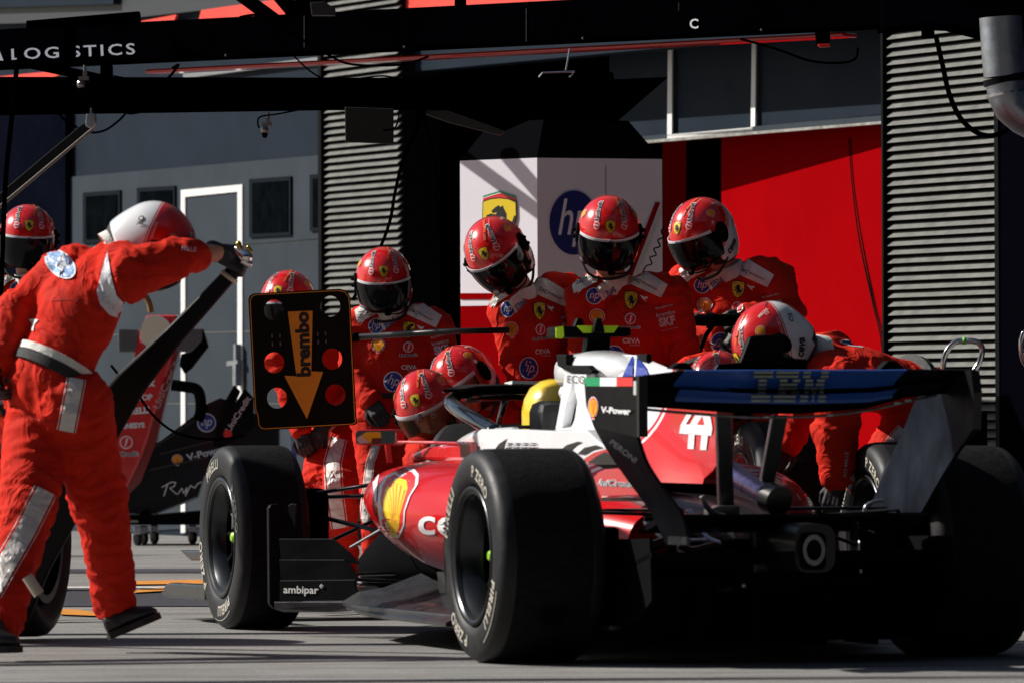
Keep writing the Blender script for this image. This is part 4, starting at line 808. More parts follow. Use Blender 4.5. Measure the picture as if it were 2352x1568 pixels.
bm = bmesh.new(); lp = spline([cy_(x, y, -.46) for x, y in ((1465, 937), (1560, 946), (1700, 956), (1800, 957), (1900, 953), (2000, 940), (2080, 922), (2150, 906))]); tube(bm, lp, .005, 8, flat=(V((0, 1, 0)), 1.5)); C('wing_edge', bm, M('edge_pewter', (.20, .17, .16), .35, .5, var=(20, .5)), flap, smooth=True)
bvW = bvh_of([flap, main, bl_, bl2]); stripeW = M('cream_print', (.30, .34, .28), .5)
sh = Sheet(); G = {'I': [(0, 0), (1, 0), (1, .2), (.72, .2), (.72, .8), (1, .8), (1, 1), (0, 1), (0, .8), (.28, .8), (.28, .2), (0, .2)]}
def stripes(sh, x0, y0, w_, h_, rows=8, slant=.12):
    def seg(a, b, r):
        z1 = 1-(r+.2)/rows; z0 = 1-(r+.8)/rows; f = lambda x, z: (x0+x*w_+(z-.5)*slant*h_, y0+z*h_); sh.poly([f(a, z0), f(b, z0), f(b, z1), f(a, z1)], stripeW, 0, 0, 1, n=6)
    for r in range(rows):
        e = r in (0, 1, rows-1, rows-2); mid = r in (3, 4)
        seg(0, .26, r) if e else seg(.075, .185, r)                                   # I
        if e: seg(.30, .60, r)
        else: seg(.36, .46, r); seg(.53, .63, r) if not mid else seg(.46, .60, r)      # B
        for a_, b_ in (((0, .3), (.7, 1)) if r < 2 else ((.12, .42+.03*(r-2)), (.58-.03*(r-2), .88)) if r < 4 else ((.12, .3), (.36, .64), (.7, .88)) if r == 4 else ((.12, .3), (.42, .58), (.7, .88)) if r == 5 else ((0, .3), (.46, .54), (.7, 1))): seg(.66+.34*a_, .66+.34*b_, r)
stripes(sh, -88, -74/2, 172, 74); art(sh, 1816, 887, 'striped_lettering', bvW, flap, .006, maxd=.2)
# end plates
def endplate(pts, name='endplate'):
    bm = bmesh.new(); a = [cx_(x, y, r) for x, y, r in pts]; prism(bm, a, (.012, 0, 0)); return C(name, bm, blk, flap)
# upper plate and tapering lower plate on the left
e1 = endplate([(1341, 866, -.575), (1462, 863, -.575), (1463, 1003, -.575), (1364, 980, -.575), (1346, 930, -.575)])
bm = bmesh.new(); L1 = [cx_(1364, 980, -.575), cx_(1395, 1035, -.56), cx_(1440, 1100, -.53), cx_(1490, 1170, -.50), cx_(1530, 1250, -.48)]; L2 = [cx_(1463, 1003, -.575), cx_(1482, 1060, -.56), cx_(1520, 1120, -.53), cx_(1566, 1185, -.50), cx_(1579, 1250, -.48)]
L1 = spline(L1, 5); L2 = spline(L2, 5); loft(bm, [[a, b, b+V((.012, 0, 0)), a+V((.012, 0, 0))] for a, b in zip(L1, L2)]); bmesh.ops.recalc_face_normals(bm, faces=bm.faces); e2 = C('endplate', bm, blk, flap, smooth=True, sharp=40)
bm = bmesh.new(); prism(bm, [cx_(x, y, -.577) for x, y in ((1462, 862), (1467, 862), (1468, 1002), (1463, 1003))], (.03, 0, 0)); C('endplate_gurney', bm, carb, flap)
bm = bmesh.new(); prism(bm, [cx_(x, y, -.5) for x, y in ((1534, 1230), (1577, 1232), (1577, 1250), (1534, 1249))], (.01, 0, 0)); C('endplate_foot', bm, carbG, flap)
bvE = bvh_of([e1, e2]); flagw = .0
sh = Sheet(); sh.poly([(-54, -10), (-18, -10), (-18, 10), (-54, 10)], M('flag_green', (.0, .28, .10), .4), 0, 0, 1).poly([(-18, -10), (20, -10), (20, 10), (-18, 10)], white, 0, 0, 1).poly([(20, -10), (57, -10), (57, 10), (20, 10)], M('flag_red', (.70, .03, .03), .4), 0, 0, 1); art(sh, 1396, 876, 'tricolour', bvE, flap)
sh = Sheet(); shell(sh, -38, 4, 26, 0); sh.items = [((  [((x+38)*.78-38, (y-4)*1.75+4) for x, y in vs], fs), mt_) for (vs, fs), mt_ in sh.items]; sh.text('V-Power', white, 14, -2, 68, rad(-4), bold=.035, h=72); art(sh, 1400, 940, 'lettering', bvE, flap)
sh = Sheet(); sh.poly([(-3, -16), (3, -16), (3, 16), (-3, 16)], M('pale_panel', (.5, .52, .52), .4), 0, 0, 1); art(sh, 1458, 890, 'reflector', bvE, flap)
sh = Sheet(); dg = M('dull_print', (.045, .045, .048), .5); sh.text('PERONI', dg, 0, 0, 74, rad(-38), bold=.02, h=60); art(sh, 1432, 1035, 'lettering', bvE, flap)
# right end plate, inner face to the camera
eb_ = M('endplate_inner', (.005, .008, .014), .4, coat=.05, spec=.18, var=(5, .5))
rows = [((2150, 862), (2228, 858), .565), ((2105, 915), (2232, 905), .565), ((2075, 985), (2230, 985), .565), ((2046, 1050), (2195, 1040), .56), ((2020, 1110), (2158, 1100), .55), ((2000, 1165), (2112, 1180), .54), ((2008, 1190), (2082, 1213), .54)]
A_ = spline([cx_(*a, r) for a, b, r in rows], 5); B_ = spline([cx_(*b, r) for a, b, r in rows], 5)
bm = bmesh.new(); loft(bm, [[a, b, b+V((.014, 0, 0)), a+V((.014, 0, 0))] for a, b in zip(A_, B_)]); bmesh.ops.recalc_face_normals(bm, faces=bm.faces); C('endplate', bm, eb_, flap, smooth=True, sharp=40)
bm = bmesh.new(); prism(bm, [cx_(x, y, .56) for x, y in ((2212, 850), (2230, 850), (2236, 900), (2234, 985), (2222, 1000))], (.03, 0, 0)); C('endplate_gurney', bm, carb, flap)
for (x0, x1, x2, x3, yb) in ((1647, 1681, 1688, 1653, 1165), (1776, 1812, 1775, 1743, 1135)):
    bm = bmesh.new(); prism(bm, [cy_(x0, 952, -.42), cy_(x1, 952, -.42), cy_(x2, yb, -.25), cy_(x3, yb, -.25)], (0, .03, 0)); C('wing_pylon', bm, M('pylon_grey', (.035, .036, .04), .35, coat=.3), flap, bevel=.006)
bm = bmesh.new(); prism(bm, [cy_(x, y, -.55) for x, y in ((1540, 846), (1560, 832), (1578, 832), (1598, 850))], (0, .05, 0)); prism(bm, [cy_(x, y, -.55) for x, y in ((2020, 848), (2040, 828), (2060, 828), (2082, 848))], (0, .05, 0)); prism(bm, [cy_(x, y, -.5) for x, y in ((1640, 850), (1650, 835), (1700, 832), (1722, 775), (1732, 770), (1804, 768), (1800, 818), (1820, 822), (1855, 824), (1856, 850))], (0, .03, 0)); CS('wing_bracket', bm, blk, flap, bevel=.004)
# top camera, antennae, mirror, aero wing on the hoop
tcam = bmesh.new(); prism(tcam, [cy_(x, y, 1.60) for x, y in ((1278, 752), (1290, 749), (1446, 752), (1450, 756), (1450, 770), (1440, 773), (1290, 777), (1278, 775))], (0, .12, 0)); tc_ = C('top_camera', tcam, blk, bevel=.008)
bm = bmesh.new(); prism(bm, [cy_(x, y, 1.59) for x, y in ((1277, 752), (1294, 749), (1296, 773), (1290, 777.5), (1277, 776))], (0, .004, 0)); prism(bm, [cy_(x, y, 1.59) for x, y in ((1325, 748), (1352, 748), (1352, 765), (1340, 765))], (0, .004, 0)); prism(bm, [cy_(x, y, 1.59) for x, y in ((1350, 748), (1422, 748), (1410, 764), (1350, 765))], (0, .004, 0)); CS('fluorescent_panel', bm, fluo, tc_)
bm = bmesh.new(); prism(bm, [cy_(x, y, 1.65) for x, y in ((1352, 770), (1404, 770), (1398, 820), (1345, 820))], (0, .06, 0)); prism(bm, [cy_(x, y, 1.57) for x, y in ((1362, 765), (1370, 732), (1382, 730), (1390, 765))], (0, .03, 0)); prism(bm, [cy_(x, y, 1.70) for x, y in ((1318, 752), (1326, 731), (1338, 731), (1344, 752))], (0, .03, 0)); C('camera_pylon', bm, blk, tc_, bevel=.004)
bm = bmesh.new(); prism(bm, [cx_(x, y, -.14) for x, y in ((1277, 813), (1300, 813), (1300, 838), (1345, 838), (1358, 850), (1358, 858), (1310, 856), (1280, 840))], (.03, 0, 0)); prism(bm, [cx_(x, y, -.02) for x, y in ((1465, 812), (1485, 812), (1485, 832), (1465, 828))], (.02, 0, 0)); CS('hoop_winglet', bm, blk, bevel=.004)
mi = bmesh.new(); prism(mi, [Mi @ PX(x, y, 22.8) for x, y in ((814, 992), (820, 986), (904, 985), (911, 990), (910, 1018), (904, 1022), (822, 1021), (816, 1016))], Mi3 @ V((.03, .07, 0))); mir = C('wing_mirror', mi, paintR, bevel=.006)
bm = bmesh.new(); prism(bm, [Mi @ PX(x, y, 22.79) for x, y in ((817, 994), (822, 989), (903, 988), (908, 993), (907, 1015), (902, 1018), (823, 1018), (818, 1014))], Mi3 @ V((0, .004, 0))); mg = C('mirror_glass', bm, M('mirror_glass', (.45, .46, .46), .05, 1), mir)
sh = Sheet(); sh.poly([(-38, 2), (-20, 13), (12, 13), (14, -2), (6, -14), (-14, -12)], yellow, 0, 0, 1, n=4).poly([(-42, -14), (-42, 0), (-30, 4), (-14, -12)], M('reflection_white', (.7, .68, .66), .4), 0, 0, 1, n=4).poly([(-6, -1), (14, -1), (14, -14), (-10, -13)], M('reflection_brown', (.12, .03, .02), .4), 0, 0, 1, n=4); sh.lay(camcast(862, 1004), bvh_of([mg]), 'painted_reflection', mir, .003)  # helmet reflection painted on the glass as flat colours
bm = bmesh.new(); tube(bm, [Mi @ PX(905, 1014, 22.8), Mi @ PX(1000, 1015, 22.6), cx_(1084, 1018, -.42)], .006, 8); prism(bm, [Mi @ PX(x, y, 22.75) for x, y in ((886, 1020), (897, 1020), (902, 1062), (890, 1062))], (0, .02, 0)); C('mirror_stalk', bm, paintR, mir)
bm = bmesh.new(); prism(bm, [cx_(x, y, -.43) for x, y in ((1056, 1018), (1083, 1018), (1083, 1048), (1058, 1048))], (.02, 0, 0)); C('mirror_mount', bm, M('dark_red_paint', (.25, .004, .006), .3, coat=.6), mir)
# text on the halo
bvH = bvh_of([halo]); sh = Sheet(); sh.text('L.HAMILTON', M('halo_print', (.55, .56, .6), .4), 0, 0, 62, rad(-29), bold=.02, h=60); sh.lay(camcast(1135, 962), bvH, 'lettering', halo, .004)

# fine hardware at the back of the car
bm = bmesh.new(); prism(bm, [cy_(x, y, -.30) for x, y in ((1626, 1170), (1650, 1160), (1700, 1160), (1700, 1205), (1630, 1209))], (0, .05, 0)); C('pylon_foot', bm, M('worn_metal', (.20, .20, .20), .35, .7, var=(30, .5)), bevel=.004)
for pts, r_, m_ in (([(1612, 1138), (1622, 1160), (1640, 1178), (1665, 1186)], .010, MATS['worn_metal']), ([(1790, 1180), (1806, 1196), (1830, 1208)], .008, metal), ([(1560, 1250), (1590, 1262), (1640, 1252), (1668, 1262)], .012, MATS['worn_metal']), ([(1730, 1250), (1724, 1275), (1732, 1300), (1745, 1318)], .010, MATS['worn_metal']), ([(1905, 1195), (1960, 1206), (2010, 1222)], .006, metal), ([(1985, 1175), (1990, 1160), (2010, 1150), (2030, 1148)], .006, metal), ([(1480, 1190), (1540, 1195), (1600, 1210)], .008, carb), ([(1975, 1240), (1978, 1330)], .006, metal), ([(1560, 1235), (1480, 1268)], .007, carb)):
    bm = bmesh.new(); tube(bm, spline([cy_(x, y, -.32) for x, y in pts]), r_, 8); C('pipe', bm, m_, smooth=True)
for x, y in ((1470, 940), (1640, 953), (1760, 957), (1905, 953), (2085, 919), (2060, 925)):
    bm = bmesh.new(); box(bm, cy_(x, y, -.475), .022, .01, .006); C('wing_edge_fastener', bm, metal, flap)
bm = bmesh.new(); prism(bm, [cy_(x, y, -.45) for x, y in ((1726, 1212), (1836, 1196), (1850, 1210), (1850, 1310), (1730, 1318))], (0, .2, 0)); C('crash_structure', bm, carb, bevel=.02)
# ================================================================== HELMET
def shell_mat():
    mt = bpy.data.materials.new('helmet_paint'); mt.use_nodes = True; n = mt.node_tree.nodes; L = mt.node_tree.links; b = n['Principled BSDF']
    b.inputs['Roughness'].default_value = .22; b.inputs['Coat Weight'].default_value = .9; b.inputs['Coat Roughness'].default_value = .04
    tc = n.new('ShaderNodeTexCoord'); dt = n.new('ShaderNodeVectorMath'); dt.operation = 'DOT_PRODUCT'; dt.inputs[1].default_value = (0, .72, -.69); L.new(tc.outputs['Object'], dt.inputs[0])
    cr = n.new('ShaderNodeValToRGB'); cr.color_ramp.interpolation = 'CONSTANT'; e = cr.color_ramp.elements; R_ = (.66, .010, .008, 1); W_ = (.78, .78, .80, 1)
    mp = n.new('ShaderNodeMapRange'); mp.inputs[1].default_value = -.2; mp.inputs[2].default_value = .2; L.new(dt.outputs['Value'], mp.inputs[0]); L.new(mp.outputs[0], cr.inputs[0])
    e[0].position = 0; e[0].color = R_; e[1].position = .545; e[1].color = W_
    for p, c in ((.552, R_), (.566, W_)): q = e.new(p); q.color = c
    L.new(cr.outputs[0], b.inputs['Base Color']); return mt
helmM = shell_mat(); visM = M('smoked_visor', (.003, .003, .004), .12, spec=.22); visT = M('amber_visor', (.10, .045, .012), .1, spec=.35, alpha=.35)
HX, HY, HZ = .132, .156, .150
def hpt(azd, eld, k=1.0):
    a, e = rad(azd), rad(eld); ce = math.cos(e) if e > 0 else math.cos(e*.62); z = math.sin(e)*HZ if e > 0 else math.sin(e)*.175
    return V((HX*ce*math.sin(a), -HY*ce*math.cos(a), z))*1.0*k
def patch(a0, a1, e0f, e1f, k, na=24, ne=8, bulge=0):
    bm = bmesh.new(); g = []
    for i in range(na+1):
        a = a0+(a1-a0)*i/na; e0 = e0f(a) if callable(e0f) else e0f; e1 = e1f(a) if callable(e1f) else e1f
        g.append([bm.verts.new(hpt(a, e0+(e1-e0)*j/ne, k+bulge*math.cos(rad(a))*math.sin(math.pi*min(1, .35+.65*j/ne)))) for j in range(ne+1)])
    for i in range(na):
        for j in range(ne): bm.faces.new((g[i][j], g[i][j+1], g[i+1][j+1], g[i+1][j]))
    bmesh.ops.recalc_face_normals(bm, faces=bm.faces); return bm
bm = bmesh.new(); NA, NE = 72, 40; g = []
for i in range(NA): g.append([hpt(i*360/NA, -56+146*j/NE) for j in range(NE)])
vt = {}
def vv(i, j):
    i %= NA
    if (i, j) not in vt: vt[(i, j)] = bm.verts.new(g[i][j])
    return vt[(i, j)]
tp_ = bm.verts.new((0, 0, HZ))
for i in range(NA):
    a = (i+.5)*360/NA; a = a-360 if a > 180 else a
    for j in range(NE-1):
        e = -56+146*(j+.5)/NE; lo = -52 if abs(a) < 120 else -40
        if (abs(a) < 64 and e < 3) or e < lo or (64 <= abs(a) < 78 and e < -50+1.2*(78-abs(a))): continue
        bm.faces.new((vv(i, j), vv(i+1, j), vv(i+1, j+1), vv(i, j+1)))
    bm.faces.new((vv(i, NE-1), vv(i+1, NE-1), tp_))
bmesh.ops.recalc_face_normals(bm, faces=bm.faces)
HP = obj('helmet', bm, [helmM], local=True, smooth=True); sm = HP.modifiers.new('solid', 'SOLIDIFY'); sm.thickness = .010; sm.offset = -1
def H(name, bm, mat, **k): return obj(name, bm, mat, HP, local=True, **k)
bm = bmesh.new(); loft(bm, [[V((.92*HX*c*math.sin(2*math.pi*k/32), -.92*HY*c*math.cos(2*math.pi*k/32)*(1 if math.cos(2*math.pi*k/32) < .2 else .25), z)) for k in range(32)] for z, c in ((.11, .6), (.04, .95), (-.06, .98), (-.125, .93), (-.15, .8))]); H('padding', bm, blackF, smooth=True)
visf = patch(-76, 76, lambda a: 7-abs(a)*.03, lambda a: -46+max(0, abs(a)-30)*.28, 1.02, 32, 10, .10)
visor = H('visor', visf, visM, smooth=True)
bm = patch(-64, 64, 10, 3.0, 1.055, 28, 2, .022); bmesh.ops.solidify(bm, geom=bm.faces[:], thickness=.002); strip = H('visor_strip', bm, M('strip_white', (.72, .72, .76), .4), smooth=True, sharp=40)
for sg in (-1, 1):
    bm = bmesh.new(); n = V((sg, -.25, 0)).normalized(); c = hpt(sg*84, -2, 1.0)
    loft(bm, [[c+n*d+V((0, math.cos(a)*.034*k, math.sin(a)*.046*k)) for a in [2*math.pi*i/20 for i in range(20)]] for d, k in ((-.02, 1), (.004, 1), (.010, .8))])
    for dz in (.018, -.014): capsule(bm, c+n*.004+V((0, .004, dz)), .011, c+n*.016+V((0, .004, dz)), .009, 10)
    H('visor_pivot', bm, blkM, smooth=True, sharp=40)
bm = bmesh.new(); tube(bm, spline([V((.10, -.09, -.10)), V((.085, -.13, -.125)), V((.05, -.155, -.13)), V((.015, -.158, -.125))]), .003, 6); capsule(bm, V((.015, -.158, -.125)), .011, V((.004, -.158, -.125)), .011, 10); H('microphone', bm, blkM, smooth=True)
bm = bmesh.new(); tube(bm, spline([V((-.115, -.02, -.12)), V((-.08, -.07, -.17)), V((0, -.09, -.185)), V((.08, -.07, -.17)), V((.115, -.02, -.12))]), .006, 6); H('chin_strap', bm, blackF, smooth=True)
bvh_h = BVHTree.FromPolygons([v.co for v in HP.data.vertices], [list(p.vertices) for p in HP.data.polygons])
def hart(sh, az, el, name, ang=0, sc=1, mirror=False, off=.0025):
    p = hpt(az, el); n = V((p.x/HX**2, p.y/HY**2, p.z/HZ**2)).normalized(); u = V((0, 0, 1)); u = u-n*u.dot(n) if abs(n.z) < .97 else V((0, 1, 0)); u.normalize(); q = Matrix.Rotation(ang, 3, n); return sh.lay(dircast(p, n, q @ u, sc), bvh_h, name, HP, off, local=True, maxd=.03)
hart(shield(Sheet(), 0, 0, .052), 0, 30, 'shield_badge')
navyP = M('navy_black_print', (.012, .014, .02), .4)
for az, ang in ((-38, 2.0), (38, 1.15)):
    sh = Sheet(); sh.text('UniCredit', white, .012, 0, .108, 0, bold=.085, h=.108).text('UniCredit', navyP, .012, 0, .100, 0, bold=.02, h=.100); sh.poly(disc2d(.5), white, -.058, 0, .030).poly(disc2d(.5), redP, -.058, 0, .024).poly([(-.2, -.5), (-.05, -.5), (.25, .5), (.05, .5)], white, -.058, 0, .022); hart(sh, az, 50, 'lettering', ang)
sh = Sheet(); shell(sh, 0, 0, .036); hart(sh, 82, 34, 'scallop_badge', -.2); sh = Sheet(); shell(sh, 0, 0, .036); hart(sh, -82, 34, 'scallop_badge', .2)
for sg in (1, -1):
    sh = Sheet(); sh.text('RICHARD MILLE', M('faint_print', (.72, .45, .42), .4), 0, 0, .11, 0, h=.10, bold=.01); hart(sh, sg*100, 8, 'lettering', sg*.75)
    sh = Sheet(); sh.text('ceva', navyP, 0, 0, .076, 0, bold=.035, h=.085).text('LOGISTICS', navyP, .012, -.018, .036, 0, h=.036); hart(sh, sg*97, -30, 'lettering', sg*.45)
    sh = Sheet(); sh.poly(disc2d(.5), navyP, -.008, 0, .022).poly(disc2d(.5), white, -.008, 0, .013).text('R', navyP, .013, 0, .014, 0, bold=.03, h=.02); hart(sh, sg*128, 2, 'small_emblem', sg*.5)
sh = Sheet(); sh.text('PERONI', M('cream_white', (.75, .72, .68), .4), 0, 0, .05, 0, bold=.02, h=.058).text('0.0', MATS['cream_white'], .008, -.013, .018, 0, h=.02); hart(sh, 118, 44, 'lettering', -.4); sh = Sheet(); sh.text('ambipar', navyP, 0, 0, .045, 0, bold=.02, h=.045); hart(sh, 150, 42, 'lettering', -.2)
sh = Sheet(); [sh.poly(disc2d(.5, n=10), black, x, y, .007) for x, y in ((-.052, .004), (.052, .004), (-.028, .045), (.028, .045), (-.03, -.005), (.045, .07), (-.045, .07))]; hart(sh, 0, 46, 'vent_holes')
sh = Sheet(); sw = M('orange_swoosh', (.75, .10, .02), .35); sh.poly([(.018, -.03), (.026, .03), (.020, .09), (.030, .09), (.036, .03), (.028, -.03)], sw, 0, 0, 1, n=10).poly([(.042, -.02), (.05, .04), (.044, .09), (.046, .09), (.053, .04), (.045, -.02)], M('pale_line', (.72, .3, .25), .4), 0, 0, 1, n=10); hart(sh, 0, 62, 'swoosh')
sp_b = BVHTree.FromPolygons([v.co for v in strip.data.vertices], [list(p.vertices) for p in strip.data.polygons])
sh = Sheet(); roundel(sh, 0, 0, .019); sh.lay(dircast(hpt(0, 6.5, 1.05), (0, -1, 0), (0, 0, 1)), sp_b, 'round_badge', HP, .0025, local=True)
HELM_USED = [False]
# ================================================================== PEOPLE
def skinrad(s): return s
def remeshed(bm, vox, smooth_it, wr=None, bones=None):
    me = bpy.data.meshes.new('t'); bm.to_mesh(me); bm.free(); o = bpy.data.objects.new('t', me); scn.collection.objects.link(o)
    r = o.modifiers.new('r', 'REMESH'); r.mode = 'VOXEL'; r.voxel_size = vox; r.use_smooth_shade = True
    s_ = o.modifiers.new('s', 'SMOOTH'); s_.iterations = smooth_it; s_.factor = .5
    bpy.context.view_layer.update(); m2 = evaluated(o); bpy.data.objects.remove(o); bpy.data.meshes.remove(me)
    if wr:
        n = len(m2.vertices); co = np.empty(n*3); m2.vertices.foreach_get('co', co); co = co.reshape(-1, 3); no = np.empty(n*3); m2.vertices.foreach_get('normal', no); no = no.reshape(-1, 3)
        A = np.array([b[0] for b in bones]); B = np.array([b[1] for b in bones]); amp = np.array([b[2] for b in bones]); D = B-A; L2 = (D*D).sum(1)
        t = np.clip(((co[:, None, :]-A[None])*D[None]).sum(2)/L2[None], 0, 1); dist = np.linalg.norm(co[:, None, :]-(A[None]+t[..., None]*D[None]), axis=2); k = dist.argmin(1)
        U = D/np.sqrt(L2)[:, None]; h = np.empty(n)
        sd = random.Random(int(abs(co[0, 0]*1000))).uniform(0, 50)
        w2 = np.exp(-(np.sort(dist, axis=1)[:, :1]*0)) 
        for i in range(n):
            p = co[i]; u = U[k[i]]; al = float(p @ u); q = p + u*al*1.1
            v = V((q[0]*7+sd, q[1]*7, q[2]*7)); wv = noise.noise_vector(v*.6)*.9; a = noise.noise(v+wv); b = noise.noise((v+wv)*2.1+V((9, 3, 1))); c = noise.noise(v*4.7)
            tt = t[i, k[i]]; e = .55+.75*abs(2*tt-1)**2
            h[i] = 1.75*amp[k[i]]*e*((1-2.6*abs(a))*.75+(1-2.4*abs(b))*.42+c*.18)
        co = co+no*h[:, None]*wr; m2.vertices.foreach_set('co', co.ravel())
    return m2
def add_mesh(name, me, mat, parent, smooth=True):
    me.transform(rootmat(parent).inverted()); me.name = name; me.materials.clear(); me.materials.append(mat)
    me.polygons.foreach_set('use_smooth', [smooth]*len(me.polygons)); o = bpy.data.objects.new(name, me); return link(o, parent)
def hand_mesh(w, d, n, side, curl=.6, sc=1.0):
    """gloved hand: w wrist, d direction of the fingers, n back-of-hand normal, side +1/-1 thumb side"""
    d = d.normalized(); n = (n-d*n.dot(d)).normalized(); x = d.cross(n)*side; bm = bmesh.new(); P = lambda a, b, c: w+(d*a+x*b+n*c)*sc
    capsule(bm, P(-.03, 0, 0), .030*sc, P(.02, 0, 0), .032*sc, 12)
    for b in (-.028, -.010, .010, .028): capsule(bm, P(.012, b*.8, 0), .018*sc, P(.088, b, 0), .0135*sc, 10)
    for b, L, r in ((.030, .036, .0105), (.0105, .041, .011), (-.0105, .038, .0105), (-.030, .030, .0095)):
        p = P(.090, b, 0); a = 0.15
        for k in range(3):
            a += curl*(1.0, 1.25, .9)[k]; q = p+(d*math.cos(a)-n*math.sin(a))*(L*(1, .75, .6)[k])*sc; capsule(bm, p, r*sc*(1.05-.08*k), q, r*sc*(.98-.08*k), 8); p = q
    p = P(.02, .030, -.006); q = P(.055, .055, -.022); capsule(bm, p, .015*sc, q, .013*sc, 8); r_ = P(.085, .056, -.040); capsule(bm, q, .0125*sc, r_, .011*sc, 8); capsule(bm, r_, .011*sc, P(.102, .044, -.055), .0095*sc, 8)
    return remeshed(bm, .0045, 3)
def shoe(w_ank, heel, toe, parent):
    bm = bmesh.new(); d = (toe-heel).normalized(); L = (toe-heel).length; s_ = d.cross(V((0, 0, 1))).normalized(); u = s_.cross(d)
    rings = []
    for t, w_, h_ in ((-.04, .022, .05), (0, .036, .075), (.2, .040, .085), (.45, .044, .07), (.7, .050, .052), (.9, .044, .040), (1.02, .020, .022)):
        c = heel+d*L*t; rings.append([c+s_*w_*math.cos(a)+u*(h_*.5+h_*.5*math.sin(a)+.014) for a in [2*math.pi*k/16 for k in range(16)]])
    loft(bm, rings); capsule(bm, w_ank, .050, heel+d*L*.22+u*.05, .045, 12); o = add_mesh('shoe', remeshed(bm, .010, 2), M('shoe_black', (.010, .010, .012), .5, bump=(60, .003, .5)), parent)
    bm = bmesh.new(); rings = []
    for t, w_ in ((-.06, .022), (0, .042), (.2, .046), (.45, .046), (.7, .054), (.9, .048), (1.04, .02)):
        c = heel+d*L*t; rings.append([c+s_*w_-u*.004, c-s_*w_-u*.004, c-s_*w_*.96+u*.020, c+s_*w_*.96+u*.020])
    loft(bm, rings); obj('sole', bm, M('sole_rubber', (.015, .010, .010), .7), o)
    bm = bmesh.new(); tube(bm, [heel+s_*(-.046)+u*.026, heel+d*L*.5+s_*(-.047)+u*.024], .003, 6); obj('sole_stripe', bm, redP, o)
    return o
PEOPLE = {}
def person(key, label, Y, j, helm, radii=None, amber=False, gloves=(1, 1), bare=(0, 0), group='pit crew members in red race suits', boots=None, handn=None, curl=(.6, .6), collar=True, belt=True, flatten=1):
    g = {k: PX(v[0], v[1], Y+(v[2] if len(v) > 2 else 0)) for k, v in j.items()}
    R_ = dict(th=.098, kn=.078, an=.062, sh=.078, el=.060, wr=.048, ch=.185, wa=.165, hi=.175); R_.update(radii or {})
    root = empty('person', V((g['pel'].x, g['pel'].y, 0)), 0, label, 'person', group)
    ax = (g['sr']-g['sl']).normalized(); sp_ = (g['nk']-g['pel']); Ls = sp_.length; sd = sp_/Ls; ax = (ax-sd*ax.dot(sd)).normalized(); fr = sd.cross(ax)
    def torso(bm, k=1):
        rings = []
        for t, w_, d_ in ((-.14, R_['hi']*.72, .095), (-.06, R_['hi']*.95, .118), (.04, R_['hi'], .122), (.20, R_['wa'], .116), (.42, R_['wa']*1.03, .120), (.62, R_['ch'], .128), (.78, R_['ch']*1.04, .124), (.88, R_['ch']*.9, .105), (.96, R_['ch']*.55, .082), (1.03, .062, .062)):
            c = g['pel']+sp_*t; sh_ = ((g['sl']+g['sr'])/2-g['pel']); tt = max(0, min(1, t)); c = g['pel']+sh_*min(t, .9) if t < .9 else g['pel']+sh_*.9+(g['nk']-g['pel']-sh_*.9)*((t-.9)/.13)
            rings.append([c+(ax*w_*math.cos(a)+fr*d_*math.sin(a)*flatten)*k for a in [2*math.pi*i/24 for i in range(24)]])
        loft(bm, rings); bmesh.ops.recalc_face_normals(bm, faces=bm.faces)
    # suit
    bm = bmesh.new(); torso(bm); bones = [(g['pel'], g['nk'], .0042)]
    for s_ in 'lr':
        S_, E_, W_ = g['s'+s_], g['e'+s_], g['w'+s_]; ins = S_.lerp(g['nk'], .35); b_ = bare['lr'.index(s_)]; We = W_.lerp(E_, b_)
        capsule(bm, ins, .085, S_, R_['sh'], 16); capsule(bm, S_, R_['sh'], E_, R_['el'], 16); capsule(bm, E_, R_['el'], We, R_['wr'] if not b_ else R_['wr']*1.1, 16)
        bones += [(S_, E_, .0062), (E_, We, .0062)]
        Hh, K_, A_ = g['h'+s_], g['k'+s_], g['a'+s_]; capsule(bm, Hh, R_['th']*1.12, K_, R_['kn'], 16); capsule(bm, K_, R_['kn'], A_, R_['an'], 16); capsule(bm, Hh, R_['th']*1.1, g['pel'], .12, 16); bones += [(Hh, K_, .0065), (K_, A_, .0075)]
    bn = [(np.array(a), np.array(b), c) for a, b, c in bones]
    suit = add_mesh('race_suit', remeshed(bm, .0115, 7, 1.0, bn), suitM, root)
    # helmet
    hx, hy, hd = helm[:3]; hp0 = PX(hx, hy, Y+hd)
    if len(helm) == 6:
        R = Matrix.Rotation(rad(helm[5]), 3, 'Y') @ Matrix.Rotation(rad(helm[3]), 3, 'Z') @ Matrix.Rotation(rad(helm[4]), 3, 'X')
    else:
        f_ = V(helm[3]).normalized(); u_ = V(helm[4]); u_ = (u_-f_*u_.dot(f_)).normalized(); x_ = u_.cross(f_)*-1; x_ = (-f_).cross(u_)*-1; x_ = u_.cross(f_); x_ = -(f_.cross(u_))*-1
        R = Matrix((f_.cross(u_)*-1, -f_, u_)).transposed()
        if R.determinant() < 0: R = Matrix((f_.cross(u_), -f_, u_)).transposed()
    Mh = Matrix.Translation(hp0) @ R.to_4x4()
    # body: head, neck, trunk and limbs in one skin
    bm = bmesh.new(); T = lambda x, y, z: Mh @ V((x, y, z))
    capsule(bm, T(0, .01, .02), .088, T(0, -.005, -.05), .075, 18); capsule(bm, T(0, -.035, -.075), .052, T(0, -.055, -.118), .034, 14); capsule(bm, T(-.03, -.05, -.09), .03, T(.03, -.05, -.09), .03, 12)
    capsule(bm, T(0, -.088, -.03), .011, T(0, -.110, -.062), .014, 10); capsule(bm, T(-.035, -.076, -.008), .014, T(.035, -.076, -.008), .014, 10); capsule(bm, T(-.018, -.092, -.092), .009, T(.018, -.092, -.092), .009, 8)
